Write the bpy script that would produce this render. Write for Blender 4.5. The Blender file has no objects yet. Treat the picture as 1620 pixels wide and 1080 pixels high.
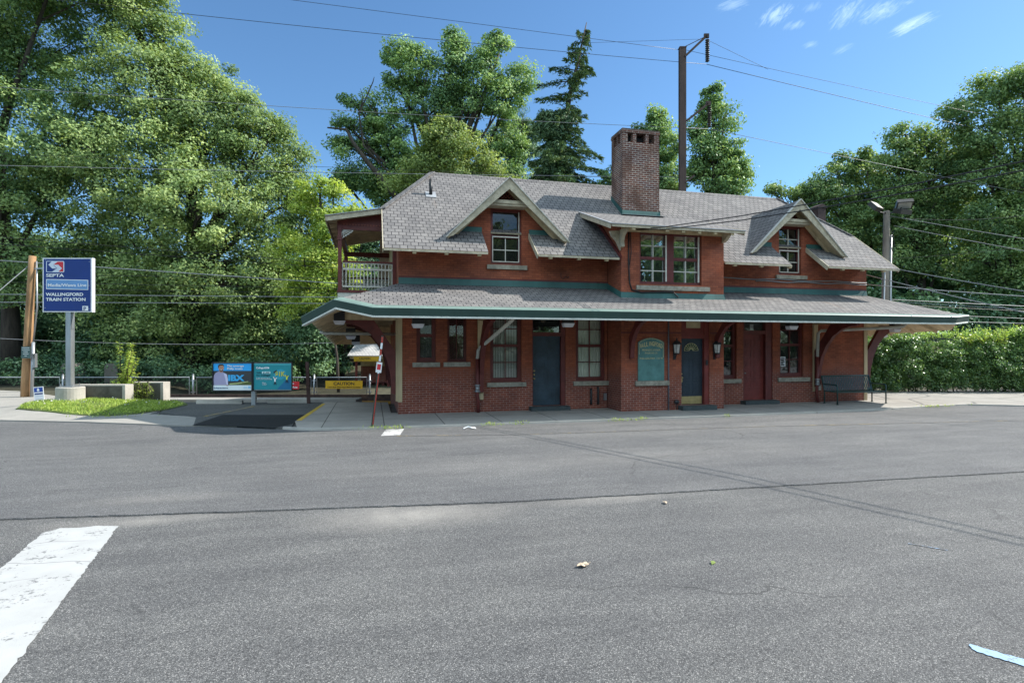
import bpy, bmesh, math, random
import numpy as np
from mathutils import Vector, Matrix
rnd = random.Random(7)
scene = bpy.context.scene
COL = scene.collection

# ------------------------------------------------------------------ camera frame
FPX = 880.0; TH = math.radians(14.15); HC = 2.05
RV = Vector((math.cos(TH), -math.sin(TH), 0)); FV = Vector((math.sin(TH), math.cos(TH), 0))
CAM = RV*3.35 - FV*16.4 + Vector((0, 0, HC))
def at(x, y, d):
    """world point seen at photo pixel (x, y) at depth d"""
    return CAM + (RV*((x-810)/FPX) + FV - Vector((0, 0, (y-545)/FPX)))*d
def atz(x, d, z):
    p = at(x, 545, d); p.z = z; return p
def depth(u, v):
    return (Vector((u, v, 0))-CAM).dot(FV)

# ------------------------------------------------------------------ materials
MATS = {}
def newmat(name):
    m = bpy.data.materials.new(name); m.use_nodes = True
    nt = m.node_tree; nt.nodes.clear()
    out = nt.nodes.new('ShaderNodeOutputMaterial')
    MATS[name] = m
    return m, nt, out
def N(nt, t, **kw):
    n = nt.nodes.new(t)
    for k, v in kw.items():
        if k in n.inputs: n.inputs[k].default_value = v
        else: setattr(n, k, v)
    return n
def L(nt, a, b): nt.links.new(a, b)
def c4(c): return (c[0], c[1], c[2], 1)
def ramp(nt, fac, stops):
    r = nt.nodes.new('ShaderNodeValToRGB')
    e = r.color_ramp.elements
    while len(e) < len(stops): e.new(0.5)
    for i, (p, c) in enumerate(stops):
        e[i].position = p; e[i].color = c4(c) if len(c) == 3 else c
    L(nt, fac, r.inputs['Fac']); return r
def mixc(nt, fac, a, b, mode='MIX'):
    m = nt.nodes.new('ShaderNodeMix'); m.data_type = 'RGBA'; m.blend_type = mode
    for sock, v in ((m.inputs[0], fac), (m.inputs[6], a), (m.inputs[7], b)):
        if isinstance(v, bpy.types.NodeSocket): L(nt, v, sock)
        elif isinstance(v, (int, float)): sock.default_value = v
        else: sock.default_value = c4(v)
    return m.outputs[2]
def mathn(nt, op, a, b=0.0, clamp=False):
    m = nt.nodes.new('ShaderNodeMath'); m.operation = op; m.use_clamp = clamp
    for sock, v in ((m.inputs[0], a), (m.inputs[1], b)):
        if isinstance(v, bpy.types.NodeSocket): L(nt, v, sock)
        else: sock.default_value = v
    return m.outputs[0]
def noise(nt, vec, scale, detail=4, rough=.55, dist=0):
    n = N(nt, 'ShaderNodeTexNoise'); n.inputs['Scale'].default_value = scale
    n.inputs['Detail'].default_value = detail; n.inputs['Roughness'].default_value = rough
    n.inputs['Distortion'].default_value = dist
    if vec is not None: L(nt, vec, n.inputs['Vector'])
    return n.outputs['Fac']
def mapping(nt, vec, scale=(1, 1, 1), loc=(0, 0, 0), rot=(0, 0, 0)):
    m = nt.nodes.new('ShaderNodeMapping'); L(nt, vec, m.inputs['Vector'])
    m.inputs['Scale'].default_value = scale; m.inputs['Location'].default_value = loc; m.inputs['Rotation'].default_value = rot
    return m.outputs['Vector']
def bump(nt, h, strength=.3, dist=.01):
    b = nt.nodes.new('ShaderNodeBump'); b.inputs['Strength'].default_value = strength
    b.inputs['Distance'].default_value = dist; L(nt, h, b.inputs['Height']); return b.outputs['Normal']
def bsdf(nt, out, col, rough=.6, normal=None, metal=0, spec=.4):
    p = nt.nodes.new('ShaderNodeBsdfPrincipled')
    for k, v in (('Base Color', col), ('Roughness', rough), ('Metallic', metal), ('Specular IOR Level', spec)):
        if isinstance(v, bpy.types.NodeSocket): L(nt, v, p.inputs[k])
        elif isinstance(v, (int, float)): p.inputs[k].default_value = v
        else: p.inputs[k].default_value = c4(v)
    if normal is not None: L(nt, normal, p.inputs['Normal'])
    if out is not None: L(nt, p.outputs[0], out.inputs['Surface'])
    return p
def coords(nt, kind='Object'):
    if kind == 'Pos':
        return nt.nodes.new('ShaderNodeNewGeometry').outputs['Position']
    return nt.nodes.new('ShaderNodeTexCoord').outputs[kind]

def plain(name, col, rough=.6, var=.18, scale=3.0, bmp=.15, bscale=60, metal=0, spec=.4, wear=None, wearamt=.5, streak=False):
    m, nt, out = newmat(name)
    pos = coords(nt, 'Pos')
    vec = mapping(nt, pos, (1, 1, .18)) if streak else pos
    n = noise(nt, vec, scale, 6, .65)
    lo = tuple(x*(1-var*1.6) for x in col); hi = tuple(min(1, x*(1+var)) for x in col)
    c = ramp(nt, n, [(.3, lo), (.7, hi)]).outputs['Color']
    n2 = noise(nt, pos, bscale, 3)
    if wear is not None:
        w = noise(nt, vec, scale*5, 7, .7)
        f = ramp(nt, w, [(wearamt, (0, 0, 0)), (wearamt+.06, (1, 1, 1))]).outputs['Color']
        c = mixc(nt, f, c, wear)
    bsdf(nt, out, c, rough, bump(nt, n2, bmp, .004), metal, spec)
    return m

def brick(name, c1, c2, mortar, lower=None, rough=.85, w=.205, h=.068, ms=.006, soot=None, var=.35):
    m, nt, out = newmat(name)
    uv = coords(nt, 'UV'); pos = coords(nt, 'Pos')
    def bt(a, b, mo, msize):
        t = nt.nodes.new('ShaderNodeTexBrick'); L(nt, uv, t.inputs['Vector'])
        t.inputs['Scale'].default_value = 1; t.inputs['Brick Width'].default_value = w; t.inputs['Row Height'].default_value = h
        t.inputs['Mortar Size'].default_value = msize; t.inputs['Mortar Smooth'].default_value = .2; t.inputs['Bias'].default_value = -.1
        t.inputs['Color1'].default_value = c4(a); t.inputs['Color2'].default_value = c4(b); t.inputs['Mortar'].default_value = c4(mo)
        return t
    t = bt(c1, c2, mortar, ms)
    col = t.outputs['Color']
    n = noise(nt, pos, 1.3, 8, .65)
    col = mixc(nt, 1.0, col, ramp(nt, n, [(.3, (1-var,)*3), (.7, (1+var*.5,)*3)]).outputs['Color'], 'MULTIPLY')
    n9 = noise(nt, mapping(nt, pos, (.8, .8, 2.2)), .8, 6, .7)
    col = mixc(nt, 1.0, col, ramp(nt, n9, [(.35, (.80, .86, .98)), (.5, (1, 1, 1)), (.68, (1.12, 1.0, .9))]).outputs['Color'], 'MULTIPLY')
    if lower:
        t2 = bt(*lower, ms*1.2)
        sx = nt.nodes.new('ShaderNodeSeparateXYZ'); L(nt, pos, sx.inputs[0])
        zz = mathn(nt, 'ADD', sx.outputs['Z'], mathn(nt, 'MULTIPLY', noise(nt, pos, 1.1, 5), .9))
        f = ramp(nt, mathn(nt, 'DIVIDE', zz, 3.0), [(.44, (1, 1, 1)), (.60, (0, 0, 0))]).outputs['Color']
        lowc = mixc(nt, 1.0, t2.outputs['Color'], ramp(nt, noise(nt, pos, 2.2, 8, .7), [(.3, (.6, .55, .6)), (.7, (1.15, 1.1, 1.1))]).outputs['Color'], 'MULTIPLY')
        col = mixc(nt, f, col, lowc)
        # salt bloom near the pavement
        nb = noise(nt, pos, 5, 8, .75)
        z0 = ramp(nt, mathn(nt, 'DIVIDE', sx.outputs['Z'], 1.0), [(.02, (1, 1, 1)), (.22, (0, 0, 0))]).outputs['Color']
        fb = mathn(nt, 'MULTIPLY', ramp(nt, nb, [(.60, (0, 0, 0)), (.68, (1, 1, 1))]).outputs['Color'], z0)
        col = mixc(nt, mathn(nt, 'MULTIPLY', fb, .7), col, (.42, .38, .38))
        # paint flecks
        fl = ramp(nt, noise(nt, pos, 26, 2, .4), [(.76, (0, 0, 0)), (.785, (1, 1, 1))]).outputs['Color']
        col = mixc(nt, mathn(nt, 'MULTIPLY', fl, .55), col, (.5, .42, .36))
    if soot:
        ns = noise(nt, mapping(nt, pos, (1, 1, .6)), 1.6, 5, .6)
        f = ramp(nt, ns, [(.44, (0, 0, 0)), (.60, (1, 1, 1))]).outputs['Color']
        col = mixc(nt, mathn(nt, 'MULTIPLY', f, .75), col, soot)
    hgt = mathn(nt, 'ADD', mathn(nt, 'MULTIPLY', t.outputs['Fac'], -1.0), mathn(nt, 'MULTIPLY', noise(nt, pos, 70, 3), .5))
    bsdf(nt, out, col, rough, bump(nt, hgt, .5, .006), 0, .3)
    return m

def shingle(name, c1, c2, gap):
    m, nt, out = newmat(name)
    uv = coords(nt, 'UV'); pos = coords(nt, 'Pos')
    t = nt.nodes.new('ShaderNodeTexBrick'); L(nt, uv, t.inputs['Vector'])
    t.inputs['Scale'].default_value = 1; t.inputs['Brick Width'].default_value = .21; t.inputs['Row Height'].default_value = .195
    t.inputs['Mortar Size'].default_value = .0105; t.inputs['Mortar Smooth'].default_value = .1; t.inputs['Bias'].default_value = 0
    t.inputs['Color1'].default_value = c4(c1); t.inputs['Color2'].default_value = c4(c2); t.inputs['Mortar'].default_value = c4(gap)
    n = noise(nt, pos, 1.1, 7, .65)
    col = mixc(nt, 1.0, t.outputs['Color'], ramp(nt, n, [(.3, (.82, .8, .8)), (.7, (1.1, 1.08, 1.05))]).outputs['Color'], 'MULTIPLY')
    g = noise(nt, pos, 160, 2)
    col = mixc(nt, 1.0, col, ramp(nt, g, [(.3, (.8, .8, .8)), (.7, (1.15, 1.15, 1.15))]).outputs['Color'], 'MULTIPLY')
    # rust / moss streaks
    st = noise(nt, mapping(nt, pos, (3, .5, .5)), 1.0, 4)
    col = mixc(nt, mathn(nt, 'MULTIPLY', ramp(nt, st, [(.66, (0, 0, 0)), (.74, (1, 1, 1))]).outputs['Color'], .3), col, (.16, .11, .08))
    # courses: saw tooth height so each row overlaps the one below
    sx = nt.nodes.new('ShaderNodeSeparateXYZ'); L(nt, uv, sx.inputs[0])
    saw = mathn(nt, 'FRACT', mathn(nt, 'DIVIDE', sx.outputs['Y'], .195))
    hgt = mathn(nt, 'SUBTRACT', mathn(nt, 'MULTIPLY', saw, -.6), t.outputs['Fac'])
    bsdf(nt, out, col, .9, bump(nt, hgt, .5, .012), 0, .25)
    return m

def glass(name, tint=(.5, .55, .55), refl=.25, dirt=.08):
    """window pane: see-through with a mirror-like outer face"""
    m, nt, out = newmat(name)
    pos = coords(nt, 'Pos')
    tr = N(nt, 'ShaderNodeBsdfTransparent'); tr.inputs['Color'].default_value = c4(tint)
    gl = N(nt, 'ShaderNodeBsdfGlossy'); gl.inputs['Roughness'].default_value = .01; gl.inputs['Color'].default_value = (.95, .97, 1, 1)
    nb = noise(nt, pos, 2.3, 2)
    L(nt, bump(nt, nb, .25, .012), gl.inputs['Normal'])
    fr = N(nt, 'ShaderNodeFresnel'); fr.inputs['IOR'].default_value = 1.5
    f = mathn(nt, 'ADD', fr.outputs[0], refl, True)
    mx = nt.nodes.new('ShaderNodeMixShader'); L(nt, f, mx.inputs[0]); L(nt, tr.outputs[0], mx.inputs[1]); L(nt, gl.outputs[0], mx.inputs[2])
    df = N(nt, 'ShaderNodeBsdfDiffuse'); df.inputs['Color'].default_value = (.4, .42, .4, 1)
    m2 = nt.nodes.new('ShaderNodeMixShader'); m2.inputs[0].default_value = dirt
    L(nt, mx.outputs[0], m2.inputs[1]); L(nt, df.outputs[0], m2.inputs[2]); L(nt, m2.outputs[0], out.inputs['Surface'])
    return m

def leafmat(name, stops, trans=.35, rough=.55, spec=.22):
    m, nt, out = newmat(name)
    a = nt.nodes.new('ShaderNodeAttribute'); a.attribute_name = 'var'
    c = ramp(nt, a.outputs['Fac'], stops).outputs['Color']
    p = bsdf(nt, None, c, rough, None, 0, spec)
    t = N(nt, 'ShaderNodeBsdfTranslucent'); L(nt, mixc(nt, 1.0, c, (1.32, 1.3, .75), 'MULTIPLY'), t.inputs['Color'])
    mx = nt.nodes.new('ShaderNodeMixShader'); mx.inputs[0].default_value = trans
    L(nt, p.outputs[0], mx.inputs[1]); L(nt, t.outputs[0], mx.inputs[2]); L(nt, mx.outputs[0], out.inputs['Surface'])
    return m

def asphalt(name, dark, light, mean, fine=95, patch=None):
    m, nt, out = newmat(name)
    pos = coords(nt, 'Pos')
    v = nt.nodes.new('ShaderNodeTexVoronoi'); v.inputs['Scale'].default_value = fine; L(nt, pos, v.inputs['Vector'])
    sep = nt.nodes.new('ShaderNodeSeparateColor'); L(nt, v.outputs['Color'], sep.inputs[0])
    c = ramp(nt, sep.outputs[0], [(0, dark), (.45, mean), (.8, mean), (1, light)]).outputs['Color']
    gap = ramp(nt, v.outputs['Distance'], [(.25, (1, 1, 1)), (.7, (.45, .45, .45))]).outputs['Color']
    c = mixc(nt, 1.0, c, gap, 'MULTIPLY')
    big = noise(nt, pos, .55, 6, .62)
    c = mixc(nt, 1.0, c, ramp(nt, big, [(.3, (.86, .86, .87)), (.7, (1.1, 1.09, 1.07))]).outputs['Color'], 'MULTIPLY')
    mid = noise(nt, mapping(nt, pos, (.35, 2.2, 1)), 1.2, 5, .6)
    c = mixc(nt, 1.0, c, ramp(nt, mid, [(.35, (.86, .86, .865)), (.65, (1.09, 1.09, 1.08))]).outputs['Color'], 'MULTIPLY')
    oil = ramp(nt, noise(nt, pos, .9, 3, .5), [(.70, (1, 1, 1)), (.80, (.72, .72, .73))]).outputs['Color']
    c = mixc(nt, 1.0, c, oil, 'MULTIPLY')
    w = nt.nodes.new('ShaderNodeTexVoronoi'); w.feature = 'DISTANCE_TO_EDGE'; w.inputs['Scale'].default_value = .33
    wn = nt.nodes.new('ShaderNodeTexNoise'); wn.inputs['Scale'].default_value = 1.6; wn.inputs['Detail'].default_value = 6; L(nt, pos, wn.inputs['Vector'])
    L(nt, mixc(nt, .35, pos, wn.outputs['Color']), w.inputs['Vector'])
    ck = ramp(nt, w.outputs['Distance'], [(.0012, (1, 1, 1)), (.0035, (0, 0, 0))]).outputs['Color']
    ck = mathn(nt, 'MULTIPLY', ck, ramp(nt, noise(nt, pos, .35, 4), [(.50, (0, 0, 0)), (.60, (.75, .75, .75))]).outputs['Color'])
    c = mixc(nt, ck, c, (.03, .03, .03))
    if patch:
        # sandy, dusty spots
        for (px, py, sx, sy, amt) in patch:
            vv = mapping(nt, pos, (1/sx, 1/sy, 0), (-px/sx, -py/sy, 0))
            ln = nt.nodes.new('ShaderNodeVectorMath'); ln.operation = 'LENGTH'; L(nt, vv, ln.inputs[0])
            f = mathn(nt, 'SUBTRACT', 1.0, ln.outputs['Value'], True)
            f = mathn(nt, 'MULTIPLY', f, mathn(nt, 'MULTIPLY', noise(nt, pos, 2.5, 7, .7), amt))
            c = mixc(nt, f, c, (.40, .37, .33))
    h = mathn(nt, 'ADD', mathn(nt, 'MULTIPLY', v.outputs['Distance'], -1.0), noise(nt, pos, 40, 3))
    bsdf(nt, out, c, .85, bump(nt, h, .55, .006), 0, .3)
    return m

def paint(name, col, under, wear=.55, scale=3.0):
    m, nt, out = newmat(name)
    pos = coords(nt, 'Pos')
    n = noise(nt, pos, scale, 9, .75)
    n2 = noise(nt, mapping(nt, pos, (1, 1, 1)), scale*9, 5, .7)
    s = mathn(nt, 'ADD', mathn(nt, 'MULTIPLY', n, .6), mathn(nt, 'MULTIPLY', n2, .4))
    f = ramp(nt, s, [(wear, (0, 0, 0)), (wear+.035, (1, 1, 1))]).outputs['Color']
    w = nt.nodes.new('ShaderNodeTexVoronoi'); w.feature = 'DISTANCE_TO_EDGE'; w.inputs['Scale'].default_value = 1.05
    L(nt, mapping(nt, mixc(nt, .12, pos, nt.nodes.new('ShaderNodeTexNoise').outputs['Color']), (.7, 1.9, 1)), w.inputs['Vector'])
    cr = ramp(nt, w.outputs['Distance'], [(.004, (1, 1, 1)), (.011, (0, 0, 0))]).outputs['Color']
    cr = mathn(nt, 'MULTIPLY', cr, ramp(nt, noise(nt, pos, 1.4, 3), [(.5, (0, 0, 0)), (.56, (1, 1, 1))]).outputs['Color'])
    f = mathn(nt, 'MAXIMUM', f, cr)
    c = ramp(nt, noise(nt, pos, 5, 5), [(.3, tuple(x*.88 for x in col)), (.7, col)]).outputs['Color']
    c = mixc(nt, f, c, under)
    bsdf(nt, out, c, .7, bump(nt, noise(nt, pos, 90, 3), .35, .004), 0, .3)
    return m

def concrete(name, col, slab=None, var=.2, crack=.0):
    m, nt, out = newmat(name)
    pos = coords(nt, 'Pos')
    n = noise(nt, pos, 1.2, 8, .68)
    c = ramp(nt, n, [(.3, tuple(x*(1-var) for x in col)), (.7, tuple(x*(1+var*.6) for x in col))]).outputs['Color']
    g = noise(nt, pos, 60, 4, .7)
    c = mixc(nt, 1.0, c, ramp(nt, g, [(.3, (.82, .82, .82)), (.7, (1.12, 1.12, 1.12))]).outputs['Color'], 'MULTIPLY')
    if slab:
        t = nt.nodes.new('ShaderNodeTexBrick'); L(nt, mapping(nt, pos, (1, 1, 1), slab[2:] + (0,) if len(slab) > 3 else (0, 0, 0)), t.inputs['Vector'])
        t.offset = 0; t.inputs['Scale'].default_value = 1; t.inputs['Brick Width'].default_value = slab[0]; t.inputs['Row Height'].default_value = slab[1]
        t.inputs['Mortar Size'].default_value = .014; t.inputs['Mortar Smooth'].default_value = .2
        t.inputs['Color1'].default_value = (1, 1, 1, 1); t.inputs['Color2'].default_value = (.86, .87, .88, 1); t.inputs['Mortar'].default_value = (.3, .29, .28, 1)
        c = mixc(nt, 1.0, c, t.outputs['Color'], 'MULTIPLY')
    if crack:
        w = nt.nodes.new('ShaderNodeTexVoronoi'); w.feature = 'DISTANCE_TO_EDGE'; w.inputs['Scale'].default_value = crack
        L(nt, mapping(nt, mixc(nt, .2, pos, nt.nodes.new('ShaderNodeTexNoise').outputs['Color']), (1, 1.6, 1)), w.inputs['Vector'])
        f = ramp(nt, w.outputs['Distance'], [(.006, (1, 1, 1)), (.02, (0, 0, 0))]).outputs['Color']
        c = mixc(nt, mathn(nt, 'MULTIPLY', f, .8), c, (.08, .08, .08))
    bsdf(nt, out, c, .9, bump(nt, g, .3, .004), 0, .25)
    return m

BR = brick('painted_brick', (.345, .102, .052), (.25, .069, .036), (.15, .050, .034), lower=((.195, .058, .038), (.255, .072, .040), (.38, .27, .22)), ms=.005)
CHB = brick('chimney_brick', (.165, .055, .036), (.085, .035, .030), (.40, .34, .29), soot=(.070, .030, .019), ms=.013, h=.075, w=.22)
SH = shingle('roof_shingle', (.198, .189, .184), (.143, .138, .137), (.021, .021, .024))
SOFF = plain('soffit_boards', (.56, .44, .28), .75, .2, 4, .2, 60)
GRN = plain('green_trim', (.034, .105, .095), .55, .2, 2, streak=True, wear=(.07, .15, .13), wearamt=.66)
GRND = plain('green_gutter', (.030, .068, .060), .42, .14, 2, streak=True)
GRNL = plain('pale_green_flange', (.16, .23, .20), .45, .10, 3)
WHT = plain('white_drip', (.62, .62, .56), .5, .12, 5)
TAN = plain('tan_wood', (.52, .41, .25), .7, .22, 4, .25, 80, streak=True, wear=(.20, .15, .10), wearamt=.68)
TANW = plain('weathered_tan_wood', (.46, .40, .29), .75, .22, 5, .3, 80, wear=(.10, .075, .05), wearamt=.605)
MAR = plain('maroon_wood', (.125, .025, .021), .5, .20, 4, .15, 60)
MARL = plain('red_door_paint', (.17, .030, .024), .5, .2, 3, .12, 60)
SASH = plain('pale_sash', (.55, .53, .46), .55, .12, 8)
STONE = plain('sill_stone', (.30, .275, .22), .85, .3, 7, .35, 50)
NAVY = plain('navy_door_paint', (.022, .035, .050), .42, .25, 3, .12, 60)
NAVY2 = plain('blue_grey_door_paint', (.030, .052, .072), .45, .3, 2.5, .12, 60)
TEAL = plain('teal_board_paint', (.085, .21, .20), .5, .22, 3, .2, 30, wear=(.05, .12, .12), wearamt=.62)
GOLD = plain('brass', (.45, .36, .17), .35, .15, 8, .05, 40, metal=.6)
GILT = plain('faded_gilt', (.62, .54, .28), .6, .25, 20)
STEELD = plain('dark_iron', (.02, .02, .022), .45, .2, 8, .1, 60)
STEELG = plain('galvanised_steel', (.34, .35, .36), .38, .15, 5, .08, 60, metal=.7, streak=True)
PIPEW = plain('pale_downspout', (.48, .46, .40), .45, .12, 5)
LENS = plain('white_lens', (.66, .66, .72), .3, .06, 5)
CURT = plain('curtain_cloth', (.78, .76, .66), .8, .08, 3)
BLIND = plain('blind_slats', (.66, .64, .57), .7, .08, 3)
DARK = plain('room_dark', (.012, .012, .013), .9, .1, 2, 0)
GLS = glass('window_glass', (.86, .9, .88), .01)
GLM = glass('mirror_glass', (.35, .4, .4), .58, .03)
GLD = glass('dark_glass', (.35, .38, .38), .10, .04)
CABLE = plain('black_cable', (.015, .015, .016), .5, .1, 5, 0)
CABLEG = plain('grey_cable', (.22, .23, .24), .5, .1, 5, 0)
LATT = plain('lattice_red', (.26, .075, .05), .6, .2, 8)
WOODG = plain('weathered_pole_wood', (.20, .17, .14), .85, .35, 3, .5, 30, streak=True)
WOODO = plain('orange_pole_wood', (.33, .19, .09), .8, .40, 3.5, .5, 30, streak=True)
RUST = plain('rusty_steel', (.075, .045, .036), .7, .4, 3, .3, 40, streak=True)
CONC = concrete('cast_concrete', (.40, .375, .33), None, .3)
CONCD = concrete('dirty_concrete', (.17, .16, .135), None, .5)
BARK = plain('bark', (.060, .048, .038), .9, .35, 5, .6, 25, streak=True)
SBLUE = plain('sign_blue', (.003, .024, .165), .35, .06, 2, .03, 40)
SBLUEL = plain('sign_pale_blue', (.12, .26, .50), .4, .06, 2, .03, 40)
SWHITE = plain('sign_white', (.74, .75, .76), .4, .04, 5, .03, 40)
SRED = plain('sign_red', (.52, .025, .035), .4, .05, 5, .03, 40)
SSIL = plain('sign_silver', (.55, .60, .68), .4, .05, 5, .03, 40)
SYEL = plain('sign_yellow', (.62, .36, .012), .45, .08, 5, .03, 40)
SBLK = plain('sign_black', (.012, .012, .012), .5, .05, 5, .03, 40)
SFRAME = plain('sign_frame_white', (.72, .72, .72), .4, .08, 5, .03, 40)
BENCH = plain('bench_green', (.018, .050, .046), .4, .15, 5, .05, 40)
LEAD = plain('lead_flashing', (.32, .33, .34), .5, .15, 4, .1, 40)
# ------------------------------------------------------------------ mesh helpers
class MB:
    def __init__(s): s.v = []; s.f = []; s.m = []
    def face(s, pts, mi=0):
        b = len(s.v); s.v += [tuple(p) for p in pts]; s.f.append(tuple(range(b, b+len(pts)))); s.m.append(mi)
    def box(s, x0, x1, y0, y1, z0, z1, mi=0):
        c = [(x, y, z) for z in (z0, z1) for y in (y0, y1) for x in (x0, x1)]
        for q in ((0, 2, 3, 1), (4, 5, 7, 6), (0, 1, 5, 4), (2, 6, 7, 3), (0, 4, 6, 2), (1, 3, 7, 5)):
            s.face([c[i] for i in q], mi)
        return s
    def beam(s, a, b, w, h, up=(0, 0, 1), mi=0):
        a = Vector(a); b = Vector(b); d = (b-a).normalized(); up = Vector(up)
        x = d.cross(up)
        if x.length < 1e-4: x = d.cross(Vector((1, 0, 0)))
        x.normalize(); y = x.cross(d)
        P = [[p+x*(sx*w/2)+y*(sy*h/2) for sx, sy in ((-1, -1), (1, -1), (1, 1), (-1, 1))] for p in (a, b)]
        for i in range(4):
            j = (i+1) % 4; s.face([P[0][i], P[0][j], P[1][j], P[1][i]], mi)
        s.face(P[0][::-1], mi); s.face(P[1], mi); return s
    def prism(s, pts, off, mi=0, mside=None):
        off = Vector(off); a = [Vector(p) for p in pts]; b = [p+off for p in a]
        ms = mi if mside is None else mside
        s.face(a, mi); s.face(b[::-1], ms)
        for i in range(len(a)):
            j = (i+1) % len(a); s.face([a[j], a[i], b[i], b[j]], ms)
        return s
    def tube(s, pts, r, n=8, mi=0, cap=True):
        pts = [Vector(p) for p in pts]; rs = r if isinstance(r, (list, tuple)) else [r]*len(pts)
        rings = []
        x = None
        for i, p in enumerate(pts):
            d = (pts[min(i+1, len(pts)-1)]-pts[max(i-1, 0)]).normalized()
            if x is None:
                x = d.cross(Vector((0, 0, 1)))
                if x.length < 1e-3: x = Vector((1, 0, 0))
            x = (x-d*x.dot(d)).normalized(); y = d.cross(x)
            b = len(s.v)
            s.v += [tuple(p+(x*math.cos(2*math.pi*k/n)+y*math.sin(2*math.pi*k/n))*rs[i]) for k in range(n)]
            rings.append(b)
        for i in range(len(pts)-1):
            for k in range(n):
                j = (k+1) % n
                s.f.append((rings[i]+k, rings[i]+j, rings[i+1]+j, rings[i+1]+k)); s.m.append(mi)
        if cap:
            s.f.append(tuple(rings[0]+k for k in range(n))[::-1]); s.m.append(mi)
            s.f.append(tuple(rings[-1]+k for k in range(n))); s.m.append(mi)
        return s
    def lathe(s, prof, c, n=16, mi=0):
        c = Vector(c); rings = []
        for r, z in prof:
            b = len(s.v); rings.append(b)
            s.v += [tuple(c+Vector((r*math.cos(2*math.pi*k/n), r*math.sin(2*math.pi*k/n), z))) for k in range(n)]
        for i in range(len(prof)-1):
            for k in range(n):
                j = (k+1) % n
                s.f.append((rings[i]+k, rings[i]+j, rings[i+1]+j, rings[i+1]+k)); s.m.append(mi)
        s.f.append(tuple(rings[0]+k for k in range(n))[::-1]); s.m.append(mi)
        s.f.append(tuple(rings[-1]+k for k in range(n))); s.m.append(mi)
        return s
    def sweep(s, path, prof, mis, closed=False):
        """profile (outward, z) swept along a path seen from above; outward = right-hand side of travel"""
        path = [Vector(p) for p in path]; rows = []
        for i, p in enumerate(path):
            d0 = (path[i]-path[i-1]) if i else (path[1]-path[0])
            d1 = (path[i+1]-path[i]) if i < len(path)-1 else d0
            o0 = Vector((d0.y, -d0.x, 0)).normalized(); o1 = Vector((d1.y, -d1.x, 0)).normalized()
            o = (o0+o1); o = o/(max(.3, o.dot(o0)))
            rows.append([p+o*a+Vector((0, 0, z)) for a, z in prof])
        for i in range(len(path)-1):
            for k in range(len(prof)-1):
                s.face([rows[i][k], rows[i+1][k], rows[i+1][k+1], rows[i][k+1]], mis[k])
        return s
    def build(s, name, mats, parent=None, smooth=False, bevel=0):
        me = bpy.data.meshes.new(name)
        me.from_pydata(s.v, [], s.f)
        if not isinstance(mats, (list, tuple)): mats = [mats]
        for m in mats: me.materials.append(m)
        me.polygons.foreach_set('material_index', s.m)
        me.update()
        uvl = me.uv_layers.new(name='UVMap')
        buf = np.zeros(len(me.loops)*2, dtype=np.float32)
        Z = Vector((0, 0, 1))
        for p in me.polygons:
            n = p.normal
            t = Z.cross(n)
            if t.length < .02: t = Vector((1, 0, 0))
            t.normalize(); b = n.cross(t)
            for li in p.loop_indices:
                co = me.vertices[me.loops[li].vertex_index].co
                buf[2*li] = co.dot(t); buf[2*li+1] = co.dot(b)
        uvl.data.foreach_set('uv', buf)
        if smooth: me.polygons.foreach_set('use_smooth', [True]*len(me.polygons))
        o = bpy.data.objects.new(name, me); COL.objects.link(o)
        if parent: o.parent = parent
        if bevel:
            bm = bmesh.new(); bm.from_mesh(me); bmesh.ops.remove_doubles(bm, verts=bm.verts, dist=1e-4)
            bmesh.ops.bevel(bm, geom=bm.edges[:], offset=bevel, segments=2, affect='EDGES', profile=.6)
            bm.to_mesh(me); bm.free()
        return o

def tag(o, label=None, cat=None, group=None, kind=None):
    if label: o['label'] = label
    if cat: o['category'] = cat
    if group: o['group'] = group
    if kind: o['kind'] = kind
    return o
def empty(name, label, cat, loc=(0, 0, 0), rz=0, group=None):
    o = bpy.data.objects.new(name, None); COL.objects.link(o)
    o.location = loc; o.rotation_euler = (0, 0, rz); o.empty_display_size = .3
    return tag(o, label, cat, group)
def struct(mb, name, mat, smooth=False):
    return tag(mb.build(name, mat, None, smooth), kind='structure')
def kids(o): return [c for c in bpy.data.objects if c.parent == o]
def copy_tree(o, parent=None):
    c = o.copy(); COL.objects.link(c)
    c.parent = parent
    for ch in kids(o): copy_tree(ch, c)
    return c
def text(name, body, size, mat, parent, loc, width=None, bold=.0, ext=.002, rot=(math.pi/2, 0, 0), align='LEFT'):
    cu = bpy.data.curves.new('t', 'FONT'); cu.body = body; cu.size = size; cu.offset = bold; cu.extrude = ext; cu.align_x = align
    cu.resolution_u = 3
    to = bpy.data.objects.new('t', cu); COL.objects.link(to)
    bpy.context.view_layer.update()
    me = bpy.data.meshes.new_from_object(to.evaluated_get(bpy.context.evaluated_depsgraph_get()))
    bpy.data.objects.remove(to); bpy.data.curves.remove(cu)
    me.materials.clear(); me.materials.append(mat); me.name = name
    xs = [v.co.x for v in me.vertices]
    if width and xs:
        w = max(xs)-min(xs); k = width/w
        for v in me.vertices: v.co.x *= k
    o = bpy.data.objects.new(name, me); COL.objects.link(o); o.parent = parent; o.location = loc; o.rotation_euler = rot
    return o

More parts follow.
